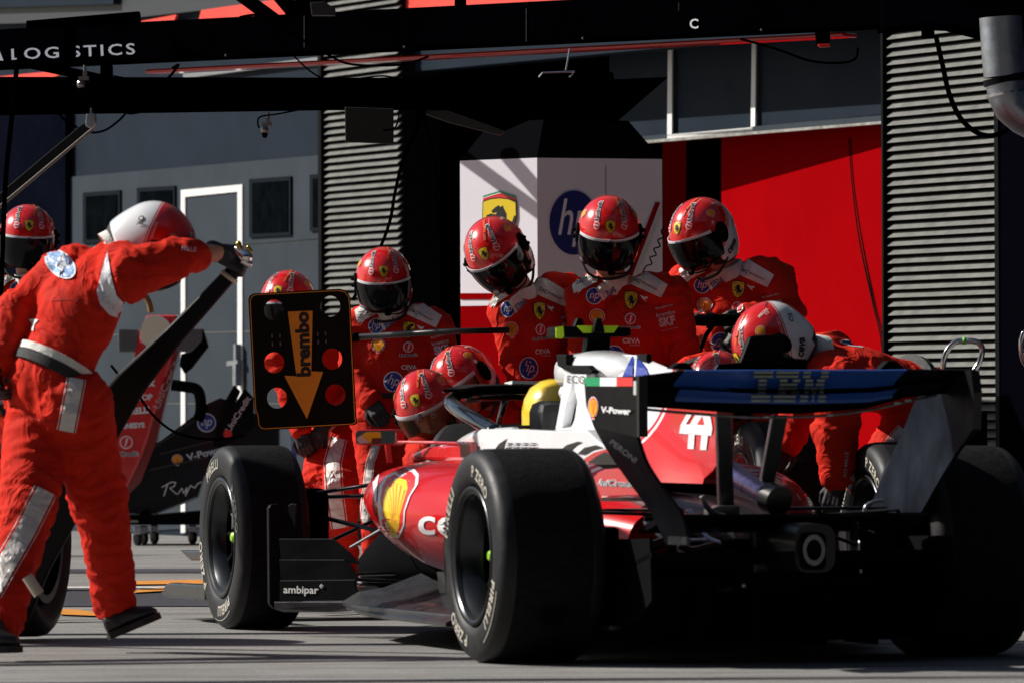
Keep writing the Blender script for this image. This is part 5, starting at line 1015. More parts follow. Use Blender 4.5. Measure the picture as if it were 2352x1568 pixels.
    capsule(bm, T(0, .02, -.08), .058, g['nk'], .062, 16); torso(bm, .8)
    for s_ in 'lr':
        S_, E_, W_ = g['s'+s_], g['e'+s_], g['w'+s_]; capsule(bm, g['nk'], .05, S_, .05); capsule(bm, S_, .052, E_, .043, 14); capsule(bm, E_, .043, W_, .031, 14)
        Hh, K_, A_ = g['h'+s_], g['k'+s_], g['a'+s_]; capsule(bm, Hh, .07, K_, .05); capsule(bm, K_, .05, A_, .038)
    add_mesh('body', remeshed(bm, .0085, 2), skinM, root)
    for s_ in (-1, 1):
        if amber:
            bm = bmesh.new(); capsule(bm, T(s_*.032, -.086, -.026), .0125, T(s_*.032, -.087, -.026), .0125, 12); e_ = obj('eye', bm, M('eye_white', (.7, .68, .65), .3), root, smooth=True)
            bm = bmesh.new(); capsule(bm, T(s_*.032, -.0985, -.027), .0045, T(s_*.032, -.0995, -.027), .0045, 10); obj('iris', bm, black, e_, smooth=True)
            bm = bmesh.new(); tube(bm, spline([T(s_*.015, -.094, -.006), T(s_*.035, -.093, .002), T(s_*.052, -.082, -.004)]), .004, 6); obj('eyebrow', bm, M('brow_hair', (.05, .03, .02), .8), root, smooth=True)
    if not HELM_USED[0]: h = HP; HELM_USED[0] = True
    else: h = copy_tree(HP)
    h.parent = root; h.matrix_basis = root.matrix_basis.inverted() @ Mh @ Matrix.Scale(.94 if key == 'A' else 1, 4)
    if amber:
        for c in h.children:
            if c.name.startswith('visor') and not c.name.startswith(('visor_')): c.data = c.data.copy(); c.data.materials[0] = visT
    if collar:
        bm = bmesh.new(); nd = (hp0-g['nk']).normalized(); nd = (nd+sd).normalized(); x_, y_ = frame(nd); rings = []
        for t, r_ in ((-.035, .088), (.005, .082), (.030, .074), (.034, .066), (-.01, .068)): rings.append([g['nk']+nd*t+(x_*math.cos(a)+y_*math.sin(a))*r_ for a in [2*math.pi*i/28 for i in range(28)]])
        loft(bm, rings, cap=False); bmesh.ops.recalc_face_normals(bm, faces=bm.faces); obj('collar', bm, whiteF, root, smooth=True)
    if belt:
        for nm, t0, t1, mt_, k_ in belt if isinstance(belt, tuple) else (('belt', .10, .17, blackF, 1.10),):
            bm = bmesh.new(); sh_ = ((g['sl']+g['sr'])/2-g['pel']); rings = []
            for t, e in ((t0, 1.0), (t0+.004, 1.03), (t1-.004, 1.03), (t1, 1.0)): rings.append([g['pel']+sh_*t+(ax*R_['wa']*1.04*math.cos(a)+fr*.124*math.sin(a))*k_*e for a in [2*math.pi*i/40 for i in range(40)]])
            loft(bm, rings, cap=True); bmesh.ops.recalc_face_normals(bm, faces=bm.faces); obj(nm, bm, mt_, root, smooth=True, sharp=50)
    for i, s_ in enumerate('lr'):
        if gloves[i]:
            d_ = g.get('f'+s_, None); d_ = (d_-g['w'+s_]) if d_ is not None else (g['w'+s_]-g['e'+s_]); hn = handn[i] if handn else V((-.3 if i == 0 else .3, -1, .3))
            add_mesh('glove', hand_mesh(g['w'+s_], d_, V(hn), 1 if i == 0 else -1, curl[i]), gloveM, root)
    b = boots or {}
    for s_ in 'lr':
        A_ = g['a'+s_]; hl_, to_ = b[s_] if s_ in b else (V((A_.x, A_.y+.03, max(.0, A_.z-.08))), V((A_.x+(-.05 if s_ == 'l' else .05), A_.y-.22, max(.0, A_.z-.085))))
        shoe(A_, hl_, to_, root)
    PEOPLE[key] = (root, suit, bvh_of([suit]+[c for c in root.children if c.name.startswith(('collar', 'belt'))]), bvh_of(suit)); return root
def stripe(key, pts, name='leg_stripe', mat=None, lines=True):
    """pts: centre line with half width in photo units"""
    root, suit, _, bv = PEOPLE[key]; sh = Sheet(); L = []; R = []
    for i, (x, y, w_) in enumerate(pts):
        a = pts[max(0, i-1)]; b = pts[min(len(pts)-1, i+1)]; dx, dy = b[0]-a[0], b[1]-a[1]; l = math.hypot(dx, dy); nx, ny = -dy/l, dx/l; L.append((x+nx*w_, -(y+ny*w_))); R.append((x-nx*w_, -(y-ny*w_)))
        if i == 0: N = []
        N.append((x, y, w_, nx, ny))
    sh.poly(L+R[::-1], mat or silverF, 0, 0, 1, n=22)
    if lines:
        for sg in (-1, 1):
            for o in (1.22,): A = [(x+nx*w_*o*sg, -(y+ny*w_*o*sg)) for x, y, w_, nx, ny in N]; B = [(x+nx*(w_*o+1.6)*sg, -(y+ny*(w_*o+1.6)*sg)) for x, y, w_, nx, ny in N]; sh.poly(A+B[::-1], whiteF, 0, 0, 1, n=22)
    sh.lay(camcast(0, 0), bv, name, suit, .004, maxd=.07)
LAV = M('lilac_print', (.60, .45, .50), .5)
def suit_art(key, ox, oy, sx=1, sy=1, ang=0, parts='all', skip=''):
    root, suit, bva, bv = PEOPLE[key]; ca, sa = math.cos(ang), math.sin(ang)
    def cast(x, y):
        X = x*sx; Y = y*sy; return CO, ray(ox+X*ca-Y*sa, oy-(X*sa+Y*ca)).normalized()
    def put_(nm, sh, b=bv): return nm in skip or sh.lay(cast, b, nm, suit, .0045, maxd=.06)
    sh = Sheet(); sh.poly([(-88, 0), (-50, 26), (-22, 26), (-27, -8), (-80, -34)], whiteF, 0, 0, 1, n=12).text('DXC', navyP, -66, -6, 24, rad(16), bold=.03, h=26).text('TECHNOLOGY', navyP, -40, 4, 30, rad(12), bold=.02, h=30); put_('left_yoke', sh)
    sh = Sheet(); sh.poly([(48, 28), (75, 24), (136, -14), (120, -44), (40, -8)], whiteF, 0, 0, 1, n=12).text('DXC', navyP, 64, -3, 22, rad(-28), bold=.03, h=26).text('TECHNOLOGY', navyP, 94, -17, 42, rad(-28), bold=.02, h=40); put_('right_yoke', sh)
    sh = Sheet(); roundel(sh, -33, -40, 36); put_('round_badge', sh)
    sh = Sheet(); shield(sh, 51, -50, 38, rad(-4)); put_('shield_badge', sh)
    sh = Sheet(); cat_ = [(-8, 8), (-4, 2), (2, 0), (6, -8), (3, -2), (8, 0), (9, 4), (2, 4), (-3, 6)]; sh.poly(cat_, white, 80, -46, 1.1); put_('leaping_emblem', sh); sh = Sheet(); sh.poly(cat_, white, -66, -28, -1.0, 0, 1.0); put_('leaping_emblem', sh)
    sh = Sheet(); shell(sh, -27, -88, 32); put_('scallop_badge', sh)
    sh = Sheet(); sh.poly(disc2d(13), white, 50, -92, 1).poly(disc2d(11), redP, 50, -92, 1).poly([(-3, -8), (0, -8), (5, 8), (1, 8)], white, 50, -92, 1).text('UniCredit', white, 50, -112, 46, rad(3), bold=.07, h=40).text('UniCredit', navyP, 50, -112, 43, rad(3), bold=.015, h=39); put_('lettering', sh)
    sh = Sheet(); sh.text('CEVA', white, 52, -142, 40, 0, bold=.03, h=38).text('LOGISTICS', white, 60, -152, 24, 0, h=22); put_('lettering', sh)
    sh = Sheet(); roundel(sh, 12, -178, 48, rad(-12)); put_('belly_badge', sh)
    sh = Sheet(); sh.text('Bitdefender', LAV, 128, -64, 42, rad(14), h=36, bold=.01).text('brembo', LAV, 131, -80, 44, rad(12), bold=.02, h=42).text('SKF', LAV, 134, -98, 38, rad(11), bold=.05, h=44).text('ManpowerGroup', LAV, 140, -116, 40, rad(13), h=30); put_('sleeve_lettering', sh)
    sh = Sheet(); sh.poly([(-30, -18), (-22, -8), (30, 22), (34, 8), (-12, -46)], whiteF, 0, -6, 1).text('IBM', M('lettering_blue', (.12, .14, .28), .5), 2, -32, 30, rad(32), bold=.04, h=32); sh.lay(cast, bva, 'collar_flap', suit, .006, maxd=.3)
WP = lambda x, y, Yd: PX(x, y, Yd)
# jack man, large in the left foreground
person('A', 'mechanic striding right with his back to us, gripping the black jack lever', 21.0,
  dict(pel=(110, 890), nk=(278, 572, .10), sl=(128, 648, .13), sr=(290, 632, -.08), el=(42, 712, .08), wl=(2, 825, .02), er=(415, 590, -.04), wr=(506, 580, .06), fr=(556, 604, .08), hl=(98, 925, .08), kl=(66, 1140, -.1), al=(2, 1425, -.4), hr=(168, 930, -.04), kr=(222, 1125, .08), ar=(268, 1385, .28)),
  (356, 558, .1, (.42, .05, -.90), (.90, -.12, .42)), radii=dict(th=.116, kn=.098, an=.070, ch=.163, wa=.134, hi=.160, sh=.092, el=.068), bare=(0, .62), gloves=(1, 1), curl=(.6, .95), handn=(V((-1, -.2, 0)), V((-.3, -.8, .5))),
  boots=dict(l=(WP(-50, 1496, 20.5), WP(48, 1494, 20.5)), r=(WP(256, 1464, 21.25), WP(366, 1418, 21.25))), belt=(('undershirt', .19, .26, whiteF, 1.09), ('belt', .10, .185, blackF, 1.12)), collar=True)
stripe('A', [(176, 868, 17), (166, 920, 17), (152, 990, 17)]); stripe('A', [(105, 1125, 22), (60, 1215, 22), (5, 1310, 22), (-20, 1360, 20)])
root, suit, _, bv = PEOPLE['A']
sh = Sheet(); sh.poly([(28, 62), (14, 10), (4, -30), (12, -60), (34, -84), (58, -92), (80, -86), (100, -68), (66, -56), (50, -40), (38, 0)], M('sleeve_white', (.66, .66, .72), .6), -30, 0, 1, n=14); sh.lay(camcast(248, 640), bv, 'underarm_panel', suit, .005, maxd=.07)
sh = Sheet(); sh.poly(disc2d(.54), white, 0, 0, 50, rad(48), 78).poly(disc2d(.47), M('sky_blue_print', (.25, .42, .72), .4), 0, 0, 50, rad(48), 78).text('hp', white, 0, 0, 30, rad(62), bold=.05, h=40); sh.lay(camcast(138, 606), bv, 'round_badge', suit, .005, maxd=.07)
sh = Sheet(); sh.poly([(-7, 8), (-2, 2), (-3, -10), (0, -12), (2, 0), (9, 8), (5, 9), (0, 3), (-5, 10)], white, 0, 0, 1.3); sh.lay(camcast(76, 745), bv, 'leaping_emblem', suit, .005)
sh = Sheet(); sh.text('MILLE', LAV, 0, 0, 34, rad(-6), bold=.02, h=34); sh.lay(camcast(434, 572), bv, 'sleeve_lettering', suit, .005)
seam = suitD
for pts in ([(196, 600), (180, 680), (160, 760), (140, 810)], [(118, 690), (160, 686), (215, 700), (235, 712)], [(80, 800), (140, 806), (190, 812)], [(75, 1080), (120, 1092), (175, 1096)], [(72, 960), (110, 968), (150, 966)]):
    sh = Sheet()
    for (a, b) in zip(pts, pts[1:]):
        dx, dy = b[0]-a[0], b[1]-a[1]; l = math.hypot(dx, dy); nx, ny = -dy/l*.9, dx/l*.9; sh.poly([(a[0]+nx, -a[1]-ny), (b[0]+nx, -b[1]-ny), (b[0]-nx, -b[1]+ny), (a[0]-nx, -a[1]+ny)], seam, 0, 0, 1, n=4)
    sh.lay(camcast(0, 0), bv, 'seam', suit, .003)
person('B', 'mechanic facing us at the far left edge, partly behind the man with the jack', 28.6,
  dict(pel=(62, 905), nk=(70, 645), sl=(-12, 690), sr=(140, 690), el=(-30, 800), wl=(0, 890, -.1), er=(160, 800), wr=(140, 890, -.1), hl=(32, 925), kl=(26, 1120, -.03), al=(28, 1322), hr=(98, 925), kr=(104, 1120, -.03), ar=(106, 1322)), (62, 543, -.02, 8, 12, 2))
suit_art('B', 68, 628, .86, .88)
person('C', 'mechanic half hidden behind the black and amber signal board, his helmet just over its top', 29.4,
  dict(pel=(800, 965, .15), nk=(690, 778), sl=(640, 830, -.05), sr=(765, 795, .05), el=(668, 905, -.1), wl=(690, 985, -.15), er=(828, 905, -.08), wr=(742, 985, -.16), fr=(704, 1035, -.16), hl=(770, 985, .1), kl=(730, 1130, -.2), al=(770, 1315, .1), hr=(820, 985, .1), kr=(778, 1120, -.25), ar=(785, 1318, 0)), (662, 692, -.1, -18, 12, 0), bare=(0, .45), radii=dict(th=.105, kn=.090, an=.078))
stripe('C', [(778, 1005, 15), (764, 1060, 16), (768, 1130, 16), (780, 1212, 15)])
person('D', 'mechanic standing behind the black pole, facing us with arms lowered', 28.8,
  dict(pel=(893, 932), nk=(892, 715), sl=(820, 755), sr=(1003, 752), el=(808, 850, -.02), wl=(850, 918, -.14), er=(1030, 855, -.02), wr=(975, 930, -.14), hl=(858, 955), kl=(868, 1130, -.1), al=(862, 1330), hr=(930, 955), kr=(945, 1125, -.05), ar=(960, 1330)), (881, 640, -.06, 2, 18, -3), radii=dict(ch=.2))
suit_art('D', 893, 712, .90, .92, 0); stripe('D', [(872, 1000, 7), (850, 1060, 7), (842, 1130, 8), (836, 1200, 8)])
person('E', 'crouching mechanic with tinted visor, lower of the two low ones ahead of the cockpit', 25.5,
  dict(pel=(1080, 1150, .35), nk=(1035, 1012, .08), sl=(978, 1036, 0), sr=(1105, 1012, .02), el=(962, 1060, -.12), wl=(1010, 1130, -.2), er=(1120, 1110, -.1), wr=(1060, 1150, -.2), hl=(1050, 1160, .35), kl=(1000, 1230, -.05), al=(1030, 1395, .2), hr=(1110, 1160, .35), kr=(1090, 1230, 0), ar=(1110, 1395, .25)), (980, 928, 0, -14, 18, -20), amber=True)
person('F', 'crouching mechanic whose eyes show through a lifted amber visor, just above the other crouching one', 25.9,
  dict(pel=(1200, 1100, .4), nk=(1120, 958, .08), sl=(1075, 985, .0), sr=(1190, 955, .05), el=(1060, 1060, -.05), wl=(1080, 1120, -.1), er=(1210, 1060, 0), wr=(1190, 1120, -.1), hl=(1170, 1110, .35), kl=(1130, 1200, 0), al=(1140, 1390, .2), hr=(1230, 1110, .35), kr=(1210, 1200, 0), ar=(1220, 1390, .2)), (1062, 872, 0, -34, 12, -28), amber=True)
person('G', 'mechanic leaning left with tilted head, before the white tower face', 26.0,
  dict(pel=(1245, 925, .05), nk=(1198, 678, 0), sl=(1165, 712, -.02), sr=(1305, 672, .02), el=(1182, 830, -.06), wl=(1212, 915, -.12), er=(1345, 790, .02), wr=(1320, 885, -.1), hl=(1215, 950), kl=(1210, 1150, -.05), al=(1200, 1370), hr=(1285, 950), kr=(1290, 1150, -.05), ar=(1290, 1370)), (1140, 577, -.05, -20, 27, -24), radii=dict(ch=.175, wa=.155))
suit_art('G', 1192, 668, .86, 1.0, rad(4))
person('H', 'mechanic facing us square on with lowered head, directly above the top camera of the car', 25.9,
  dict(pel=(1452, 930, .05), nk=(1405, 650, 0), sl=(1345, 690, -.02), sr=(1538, 680, .0), el=(1338, 795, -.04), wl=(1350, 890, -.12), er=(1572, 800, -.03), wr=(1560, 900, -.12), hl=(1415, 950), kl=(1410, 1150, -.05), al=(1405, 1370), hr=(1490, 950), kr=(1495, 1150, -.05), ar=(1500, 1370)), (1398, 530, -.08, 2, 25, 1), radii=dict(ch=.215, wa=.19, sh=.088))
suit_art('H', 1398, 640)
person('I', 'mechanic in profile to the left holding a wheel gun, before the red wall', 26.5,
  dict(pel=(1725, 895, .05), nk=(1672, 625, 0), sl=(1572, 655, .05), sr=(1780, 640, -.05), el=(1580, 735, -.02), wl=(1655, 765, -.22), er=(1818, 722, -.12), wr=(1722, 722, -.28), fr=(1676, 734, -.3), hl=(1690, 930), kl=(1690, 1130, -.05), al=(1690, 1350), hr=(1765, 930), kr=(1770, 1130, -.05), ar=(1775, 1350)), (1613, 533, -.06, -46, 20, -6), radii=dict(ch=.2, wa=.185, sh=.082), curl=(.7, .8))
suit_art('I', 1645, 618, .98, .95, rad(0))
person('J', 'mechanic bent double over a wheel, white rear of the helmet uppermost, beyond the rear wing', 23.8,
  dict(pel=(2120, 905, .35), nk=(1868, 815, .08), sl=(1925, 880, -.14), sr=(1905, 822, .25), el=(1920, 985, -.16), wl=(1924, 1108, -.14), fl=(1908, 1165, -.14), er=(1850, 920, .3), wr=(1810, 1010, .2), hl=(2115, 940, .2), kl=(1985, 1120, .0), al=(2060, 1360, .2), hr=(2150, 930, .45), kr=(2120, 1140, .4), ar=(2150, 1390, .4)),
  (1768, 782, -.02, (-.50, -.22, -.84), (-.80, -.25, .54)), radii=dict(sh=.100, el=.090, wr=.060, ch=.175, wa=.165), curl=(.5, .5), bare=(.18, 0), flatten=.9)
stripe('J', [(2076, 985, 12), (2020, 1050, 13), (1965, 1110, 13)])
root, suit, _, bv = PEOPLE['J']; sh = Sheet(); sh.text('RO MILLE', LAV, 0, 0, 58, rad(86), bold=.01, h=46); sh.lay(camcast(1943, 1065), bv, 'sleeve_lettering', suit, .005)
sh = Sheet(); sh.poly(disc2d(.5), white, 0, 0, 66, rad(-8), 14).poly(disc2d(.45), blueP, 0, 0, 62, rad(-8), 12); sh.lay(camcast(1962, 788), bv, 'round_badge', suit, .005)
person('K', 'mechanic bending low, only the crown of the helmet showing above the rear wing', 24.9,
  dict(pel=(1622, 880, .55), nk=(1690, 955, .10), sl=(1625, 980, .08), sr=(1765, 985, .12), el=(1650, 1070, -.05), wl=(1720, 1110, -.15), er=(1800, 1070, 0), wr=(1760, 1130, -.1), hl=(1590, 920, .55), kl=(1590, 1130, .25), al=(1600, 1370, .5), hr=(1660, 920, .55), kr=(1660, 1130, .3), ar=(1670, 1370, .5)), (1652, 888, -.05, -22, 10, -14))
# driver ---------------------------------------------------------------------
dr = empty('person', CARO + V((-.6, 2.1, .0)), 0, 'driver seated in the cockpit wearing a bright yellow helmet', 'person')
hc = PX(1280, 962, 22.45); ylw = M('driver_yellow', (.92, .62, .02), .3, coat=.8)
RH = Matrix.Rotation(TH+math.pi*.985, 3, 'Z'); Mh = Matrix.Translation(hc) @ RH.to_4x4()
bm = bmesh.new()
capsule(bm, hc+V((0, 0, -.02)), .088, hc+V((0, 0, -.10)), .07, 16); capsule(bm, hc+V((0, 0, -.1)), .06, hc+V((0, 0, -.25)), .07, 14)
cs = V((hc.x, hc.y, .50)); RR_ = Mc.to_3x3() @ V((1, 0, 0)); FF_ = Mc.to_3x3() @ V((0, 1, 0)); capsule(bm, cs-RR_*.17, .07, cs+RR_*.17, .07, 14); capsule(bm, cs, .13, cs+FF_*.25+V((0, 0, -.25)), .14, 14)
for s_ in (-1, 1): capsule(bm, cs+RR_*.18*s_, .06, cs+RR_*.2*s_+FF_*.28+V((0, 0, -.12)), .045, 12); capsule(bm, cs+RR_*.2*s_+FF_*.28+V((0, 0, -.12)), .045, cs+RR_*.1*s_+FF_*.48+V((0, 0, .0)), .035, 12); capsule(bm, cs+FF_*.25+RR_*.1*s_+V((0, 0, -.25)), .09, cs+FF_*.9+RR_*.1*s_+V((0, 0, -.15)), .06, 12)
add_mesh('body', remeshed(bm, .012, 3), suitM, dr)
bm = bmesh.new(); NAd = 48
rg = []
for z, kx, ky in ((.148, .25, .25), (.140, .48, .5), (.115, .76, .78), (.075, .93, .95), (.03, 1, 1), (-.02, 1, 1.02), (-.07, .97, 1.04), (-.11, .90, 1.04), (-.135, .8, .95)): rg.append([V((.130*kx*math.sin(2*math.pi*k/NAd), -.155*ky*math.cos(2*math.pi*k/NAd), z)) for k in range(NAd)])
loft(bm, rg[::-1]); bm.transform(Mh); dh = obj('helmet', bm, ylw, dr, smooth=True, sharp=60)
bvd = bvh_of(dh)
bm = bmesh.new(); prism(bm, [PX(x+14, y, 22.30) for x, y in ((1262, 934), (1270, 922), (1300, 912), (1324, 912), (1324, 930), (1290, 938), (1286, 962), (1260, 985), (1250, 984), (1262, 958))], (0, .05, 0)); obj('rear_spoiler', bm, ylw, dh, bevel=.008)
sh = Sheet(); sh.poly([(-40, -40), (-14, -22), (-30, -30), (-2, -38), (-26, -34)], M('helmet_orange', (.80, .16, .01), .35), 0, 0, 1).poly([(-48, -20), (-20, -6), (-10, 4), (-22, -2), (-46, -14)], MATS['helmet_orange'], 0, 0, 1); sh.lay(camcast(1266, 955), bvd, 'flame_graphic', dh, .004)
sh = Sheet(); sh.text('Bitde', M('helmet_dark_print', (.05, .04, .02), .4), 0, 0, 40, rad(4), bold=.03, h=40); sh.lay(camcast(1312, 942), bvh_of([dh]+list(dh.children)), 'lettering', dh, .004)
bm = patch(-70, 70, 14, -14, 1.03, 20, 6, .03); bm.transform(Mh); obj('visor', bm, visM, dh, smooth=True)
# ================================================================== EQUIPMENT
# signal board
YBD = 26.1
bd_ = empty('signal_board', PX(695, 960, YBD), 0, 'black signal board with amber edge line, big amber down arrow and six round holes', 'sign')
out = [(571, 690), (574, 679), (583, 674), (780, 664), (796, 668), (804, 680), (806, 700), (818, 955), (820, 972), (812, 976), (606, 987), (598, 986), (592, 978), (590, 958), (584, 940)]
holes = [(630, 705, 29, 30), (763, 706, 29, 30), (631, 831, 23, 24), (764, 824, 23, 24), (636, 914, 23, 24), (770, 906, 23, 24)]
holes = [(626, 709, 21, 22), (759, 705, 21, 22), (631, 831, 21, 22), (763, 823, 21, 22), (636, 915, 21, 22), (770, 907, 21, 22)]
sc_ = [(633, 710), (765, 705), (632, 831), (764, 824), (638, 915), (771, 907)]
holes = [(630, 712, 23, 24), (759, 704, 23, 24), (630, 832, 23, 24), (763, 824, 23, 24), (636, 913, 23, 24), (770, 906, 23, 24)]
def board_mesh(): 
    """plate with round holes: outline and holes as one filled 2-D curve"""
    cu = bpy.data.curves.new('b', 'CURVE'); cu.dimensions = '2D'; cu.fill_mode = 'BOTH'; cu.extrude = .008
    c0_ = PX(695, 830, YBD); ks = 1/FPX*YBD
    def add(pts):
        s_ = cu.splines.new('POLY'); s_.points.add(len(pts)-1); s_.use_cyclic_u = True
        for i, (x, y) in enumerate(pts): s_.points[i].co = ((x-695)*ks, -(y-830)*ks, 0, 1)
    add(out)
    for cx, cy, rx, ry in holes: add([(cx+rx*math.cos(2*math.pi*k/40), cy+ry*math.sin(2*math.pi*k/40)) for k in range(40)])
    o = bpy.data.objects.new('b', cu); scn.collection.objects.link(o); bpy.context.view_layer.update(); me = evaluated(o); bpy.data.objects.remove(o)
    me.transform(Matrix.Translation(c0_) @ Matrix.Rotation(math.pi/2, 4, 'X')); return me
bpl = add_mesh('board_plate', board_mesh(), M('board_black', (.005, .004, .003), .5, var=(6, .3), spec=.12), bd_, smooth=False)
amb = M('amber_paint', (.72, .27, .01), .5, var=(9, .1)); bvb = bvh_of(bpl)
def bart(sh, name, off=.002, b=None): return sh.lay(camcast(0, 0), b or bvb, name, bpl, off)
sh = Sheet(); sh.poly([(661, -716), (718, -714), (715, -852), (742, -853), (705, -961), (653, -862), (681, -863)], amb, 0, 0, 1, n=6); bart(sh, 'arrow')
sh = Sheet(); sh.text('brembo', black, 695.5, -790, 148, rad(92), bold=.045, h=136); ar = [c for c in bpl.children][0]; bart(sh, 'lettering', .003)
inn = scl([(x, -y) for x, y in out], 695, -830, .972, .978); sh = Sheet()
for a, b in zip(inn, inn[1:]+inn[:1]):
    dx, dy = b[0]-a[0], b[1]-a[1]; l = math.hypot(dx, dy) or 1; nx, ny = -dy/l*.9, dx/l*.9; sh.poly([(a[0]+nx, a[1]+ny), (b[0]+nx, b[1]+ny), (b[0]-nx, b[1]-ny), (a[0]-nx, a[1]-ny)], amb, 0, 0, 1, n=2)
bart(sh, 'edge_line')
for cx, cy in ((625, 771), (643, 771), (626, 790), (644, 789), (730, 767), (748, 766), (731, 785), (749, 784)):
    bm = bmesh.new(); capsule(bm, PX(cx, cy-3, YBD-.006), .004, PX(cx, cy+3, YBD-.006), .004, 8); obj('clip', bm, M('clip_metal', (.12, .10, .10), .3, .8), bpl)
po = empty('carbon_pole', PX(980, 760, 26.0), 0, 'long horizontal black carbon pole running from the signal board to the crew', 'pole')
bm = bmesh.new(); tube(bm, [PX(800, 775, 26.25), PX(1010, 762, 26.0), PX(1168, 758, 25.85)], .013, 12); obj('pole_tube', bm, carb, po, smooth=True)
bm = bmesh.new(); tube(bm, [PX(798, 775, 26.25), PX(822, 774, 26.22)], .019, 12); obj('pole_socket', bm, blkM, po, smooth=True)
# jack lever
jk = empty('jack_lever', PX(300, 1000, 21.3), 0, 'long black jack lever sloping down from the gloved hand to a pale roller', 'jack')
bm = bmesh.new(); P = [PX(534, 625, 21.15), PX(470, 695, 21.2), PX(395, 775, 21.25), PX(300, 880, 21.35), PX(225, 985, 21.45), PX(150, 1150, 21.6), PX(80, 1290, 21.75), PX(40, 1420, 21.9)]
rings = []
for (p, w_), d_ in zip(zip(P, (.026, .030, .036, .056, .076, .070, .060, .04)), [0]*8):
    i = P.index(p); d = (P[min(i+1, 7)]-P[max(i-1, 0)]).normalized(); sx_ = d.cross(V((0, 1, 0))).normalized(); rings.append([p+sx_*w_+V((0, -.012, 0)), p+sx_*w_*.8+V((0, -.022, 0)), p-sx_*w_*.8+V((0, -.022, 0)), p-sx_*w_+V((0, -.012, 0)), p-sx_*w_+V((0, .02, 0)), p+sx_*w_+V((0, .02, 0))])
loft(bm, rings); bmesh.ops.recalc_face_normals(bm, faces=bm.faces); obj('lever_arm', bm, M('lever_carbon', (.004, .004, .005), .45, spec=.1, bump=(300, .0006, .4)), jk, bevel=.003)
bm = bmesh.new(); tube(bm, [PX(522, 640, 21.12), PX(528, 632, 21.12)], .034, 14); obj('grip_ring', bm, M('grip_cream', (.55, .48, .36), .5), jk, smooth=True)
bm = bmesh.new(); capsule(bm, PX(549, 574, 21.02), .019, PX(566, 590, 21.0), .022, 12); capsule(bm, PX(560, 600, 21.0), .012, PX(572, 606, 21.0), .012, 10); obj('release_valve', bm, chrome, jk, smooth=True)
bm = bmesh.new(); capsule(bm, PX(548, 560, 21.0), .010, PX(552, 572, 21.0), .010, 8); capsule(bm, PX(570, 568, 21.0), .007, PX(576, 578, 21.0), .007, 8); obj('brass_fitting', bm, M('brass', (.60, .38, .08), .3, 1), jk, smooth=True)
bm = bmesh.new(); tube(bm, [PX(62, 1322, 20.5), PX(90, 1364, 20.5)], .019, 16); obj('roller', bm, M('roller_cream', (.50, .42, .33), .6), jk, smooth=True, sharp=50)
# loose wheels
def loose(label, px, py, Y, rz, w=.28, grp='loose wheels held or stood around the car', tilt=0):
    src = wF if w < .3 else wR; c = copy_tree(src); c.parent = None; p = PX(px, py, Y); c.matrix_basis = Matrix.Translation(p) @ Matrix.Rotation(rz, 4, 'Z') @ Matrix.Rotation(tilt, 4, 'Y') @ Matrix.Rotation(1.3*px, 4, 'X'); return tag(c, label, 'wheel', grp)
loose('loose wheel standing behind the legs of the man with the jack', 28, 1240, 22.4, rad(-28)+TH)
loose('loose wheel gripped low beside the crouching pair, its tread just left of the halo', 1098, 1168, 25.2, rad(-20), w=.28)
loose('loose wheel with silvery sidewall between the two rear wing pylons and the bent mechanic', 1800, 1168, 24.7, rad(12), w=.4)
loose('loose wheel half hidden behind the right endplate of the rear wing', 2088, 1225, 23.6, rad(14), w=.4)
# wheel gun
wg = empty('wheel_gun', PX(1640, 735, 26.0), 0, 'black wheel gun in the gloved hands of the mechanic before the red wall', 'wheel gun')
bm = bmesh.new(); tube(bm, [PX(1574, 733, 26.05), PX(1622, 736, 26.05)], .026, 16); tube(bm, [PX(1622, 736, 26.05), PX(1640, 736, 26.05)], .034, 16); obj('barrel', bm, blk, wg, smooth=True, sharp=40)
bm = bmesh.new(); tube(bm, [PX(1640, 736, 26.05), PX(1700, 735, 26.1)], .027, 16); obj('motor_body', bm, blkM, wg, smooth=True, sharp=40)
bm = bmesh.new(); tube(bm, spline([PX(1640, 745, 26.05), PX(1622, 770, 26.05), PX(1610, 800, 26.1), PX(1600, 850, 26.2)]), .010, 8); obj('air_hose', bm, blkM, wg, smooth=True)
bm = bmesh.new(); tube(bm, [PX(1590, 728, 26.0), PX(1614, 712, 26.0)], .005, 6); obj('trigger_arm', bm, metal, wg)
# spare nose and front wing on a trolley
def zq(x, y): return (229.7+.3733*x, 689+.3733*y)
NY = 38.2; nb = empty('spare_nose', PX(300, 1100, NY), 0, 'spare red nose cone with black front wing standing upright before the garage door', 'nose cone')
def np_(name, pts, mat, dy=0, th=.12, parent=None, **k):
    bm = bmesh.new(); prism(bm, [PX(*zq(x, y), NY+dy) for x, y in pts], (.0, th, 0)); return obj(name, bm, mat, parent or nb, **k)
nose = np_('nose_cone', [(285, 92), (470, 94), (505, 130), (440, 380), (330, 740), (300, 850), (240, 1010), (138, 1225), (100, 1200), (40, 950), (160, 600), (200, 370), (255, 170)], paintR, 0, .14, bevel=.02)
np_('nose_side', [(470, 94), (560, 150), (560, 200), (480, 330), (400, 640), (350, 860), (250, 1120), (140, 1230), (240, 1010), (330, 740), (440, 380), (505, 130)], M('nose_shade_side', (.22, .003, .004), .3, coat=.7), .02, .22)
np_('wing_mount', [(110, 178), (240, 180), (236, 320), (112, 322)], M('mount_grey', (.12, .13, .14), .3, .5), .03, .12, bevel=.01)
np_('wing_mount', [(500, 190), (560, 175), (632, 175), (628, 250), (565, 318), (470, 318), (475, 270)], MATS['mount_grey'], -.02, .12, bevel=.01)
np_('wing_mount_side', [(632, 178), (664, 285), (560, 420), (520, 450), (490, 400), (500, 330), (565, 318), (628, 250)], blkM, .0, .12)
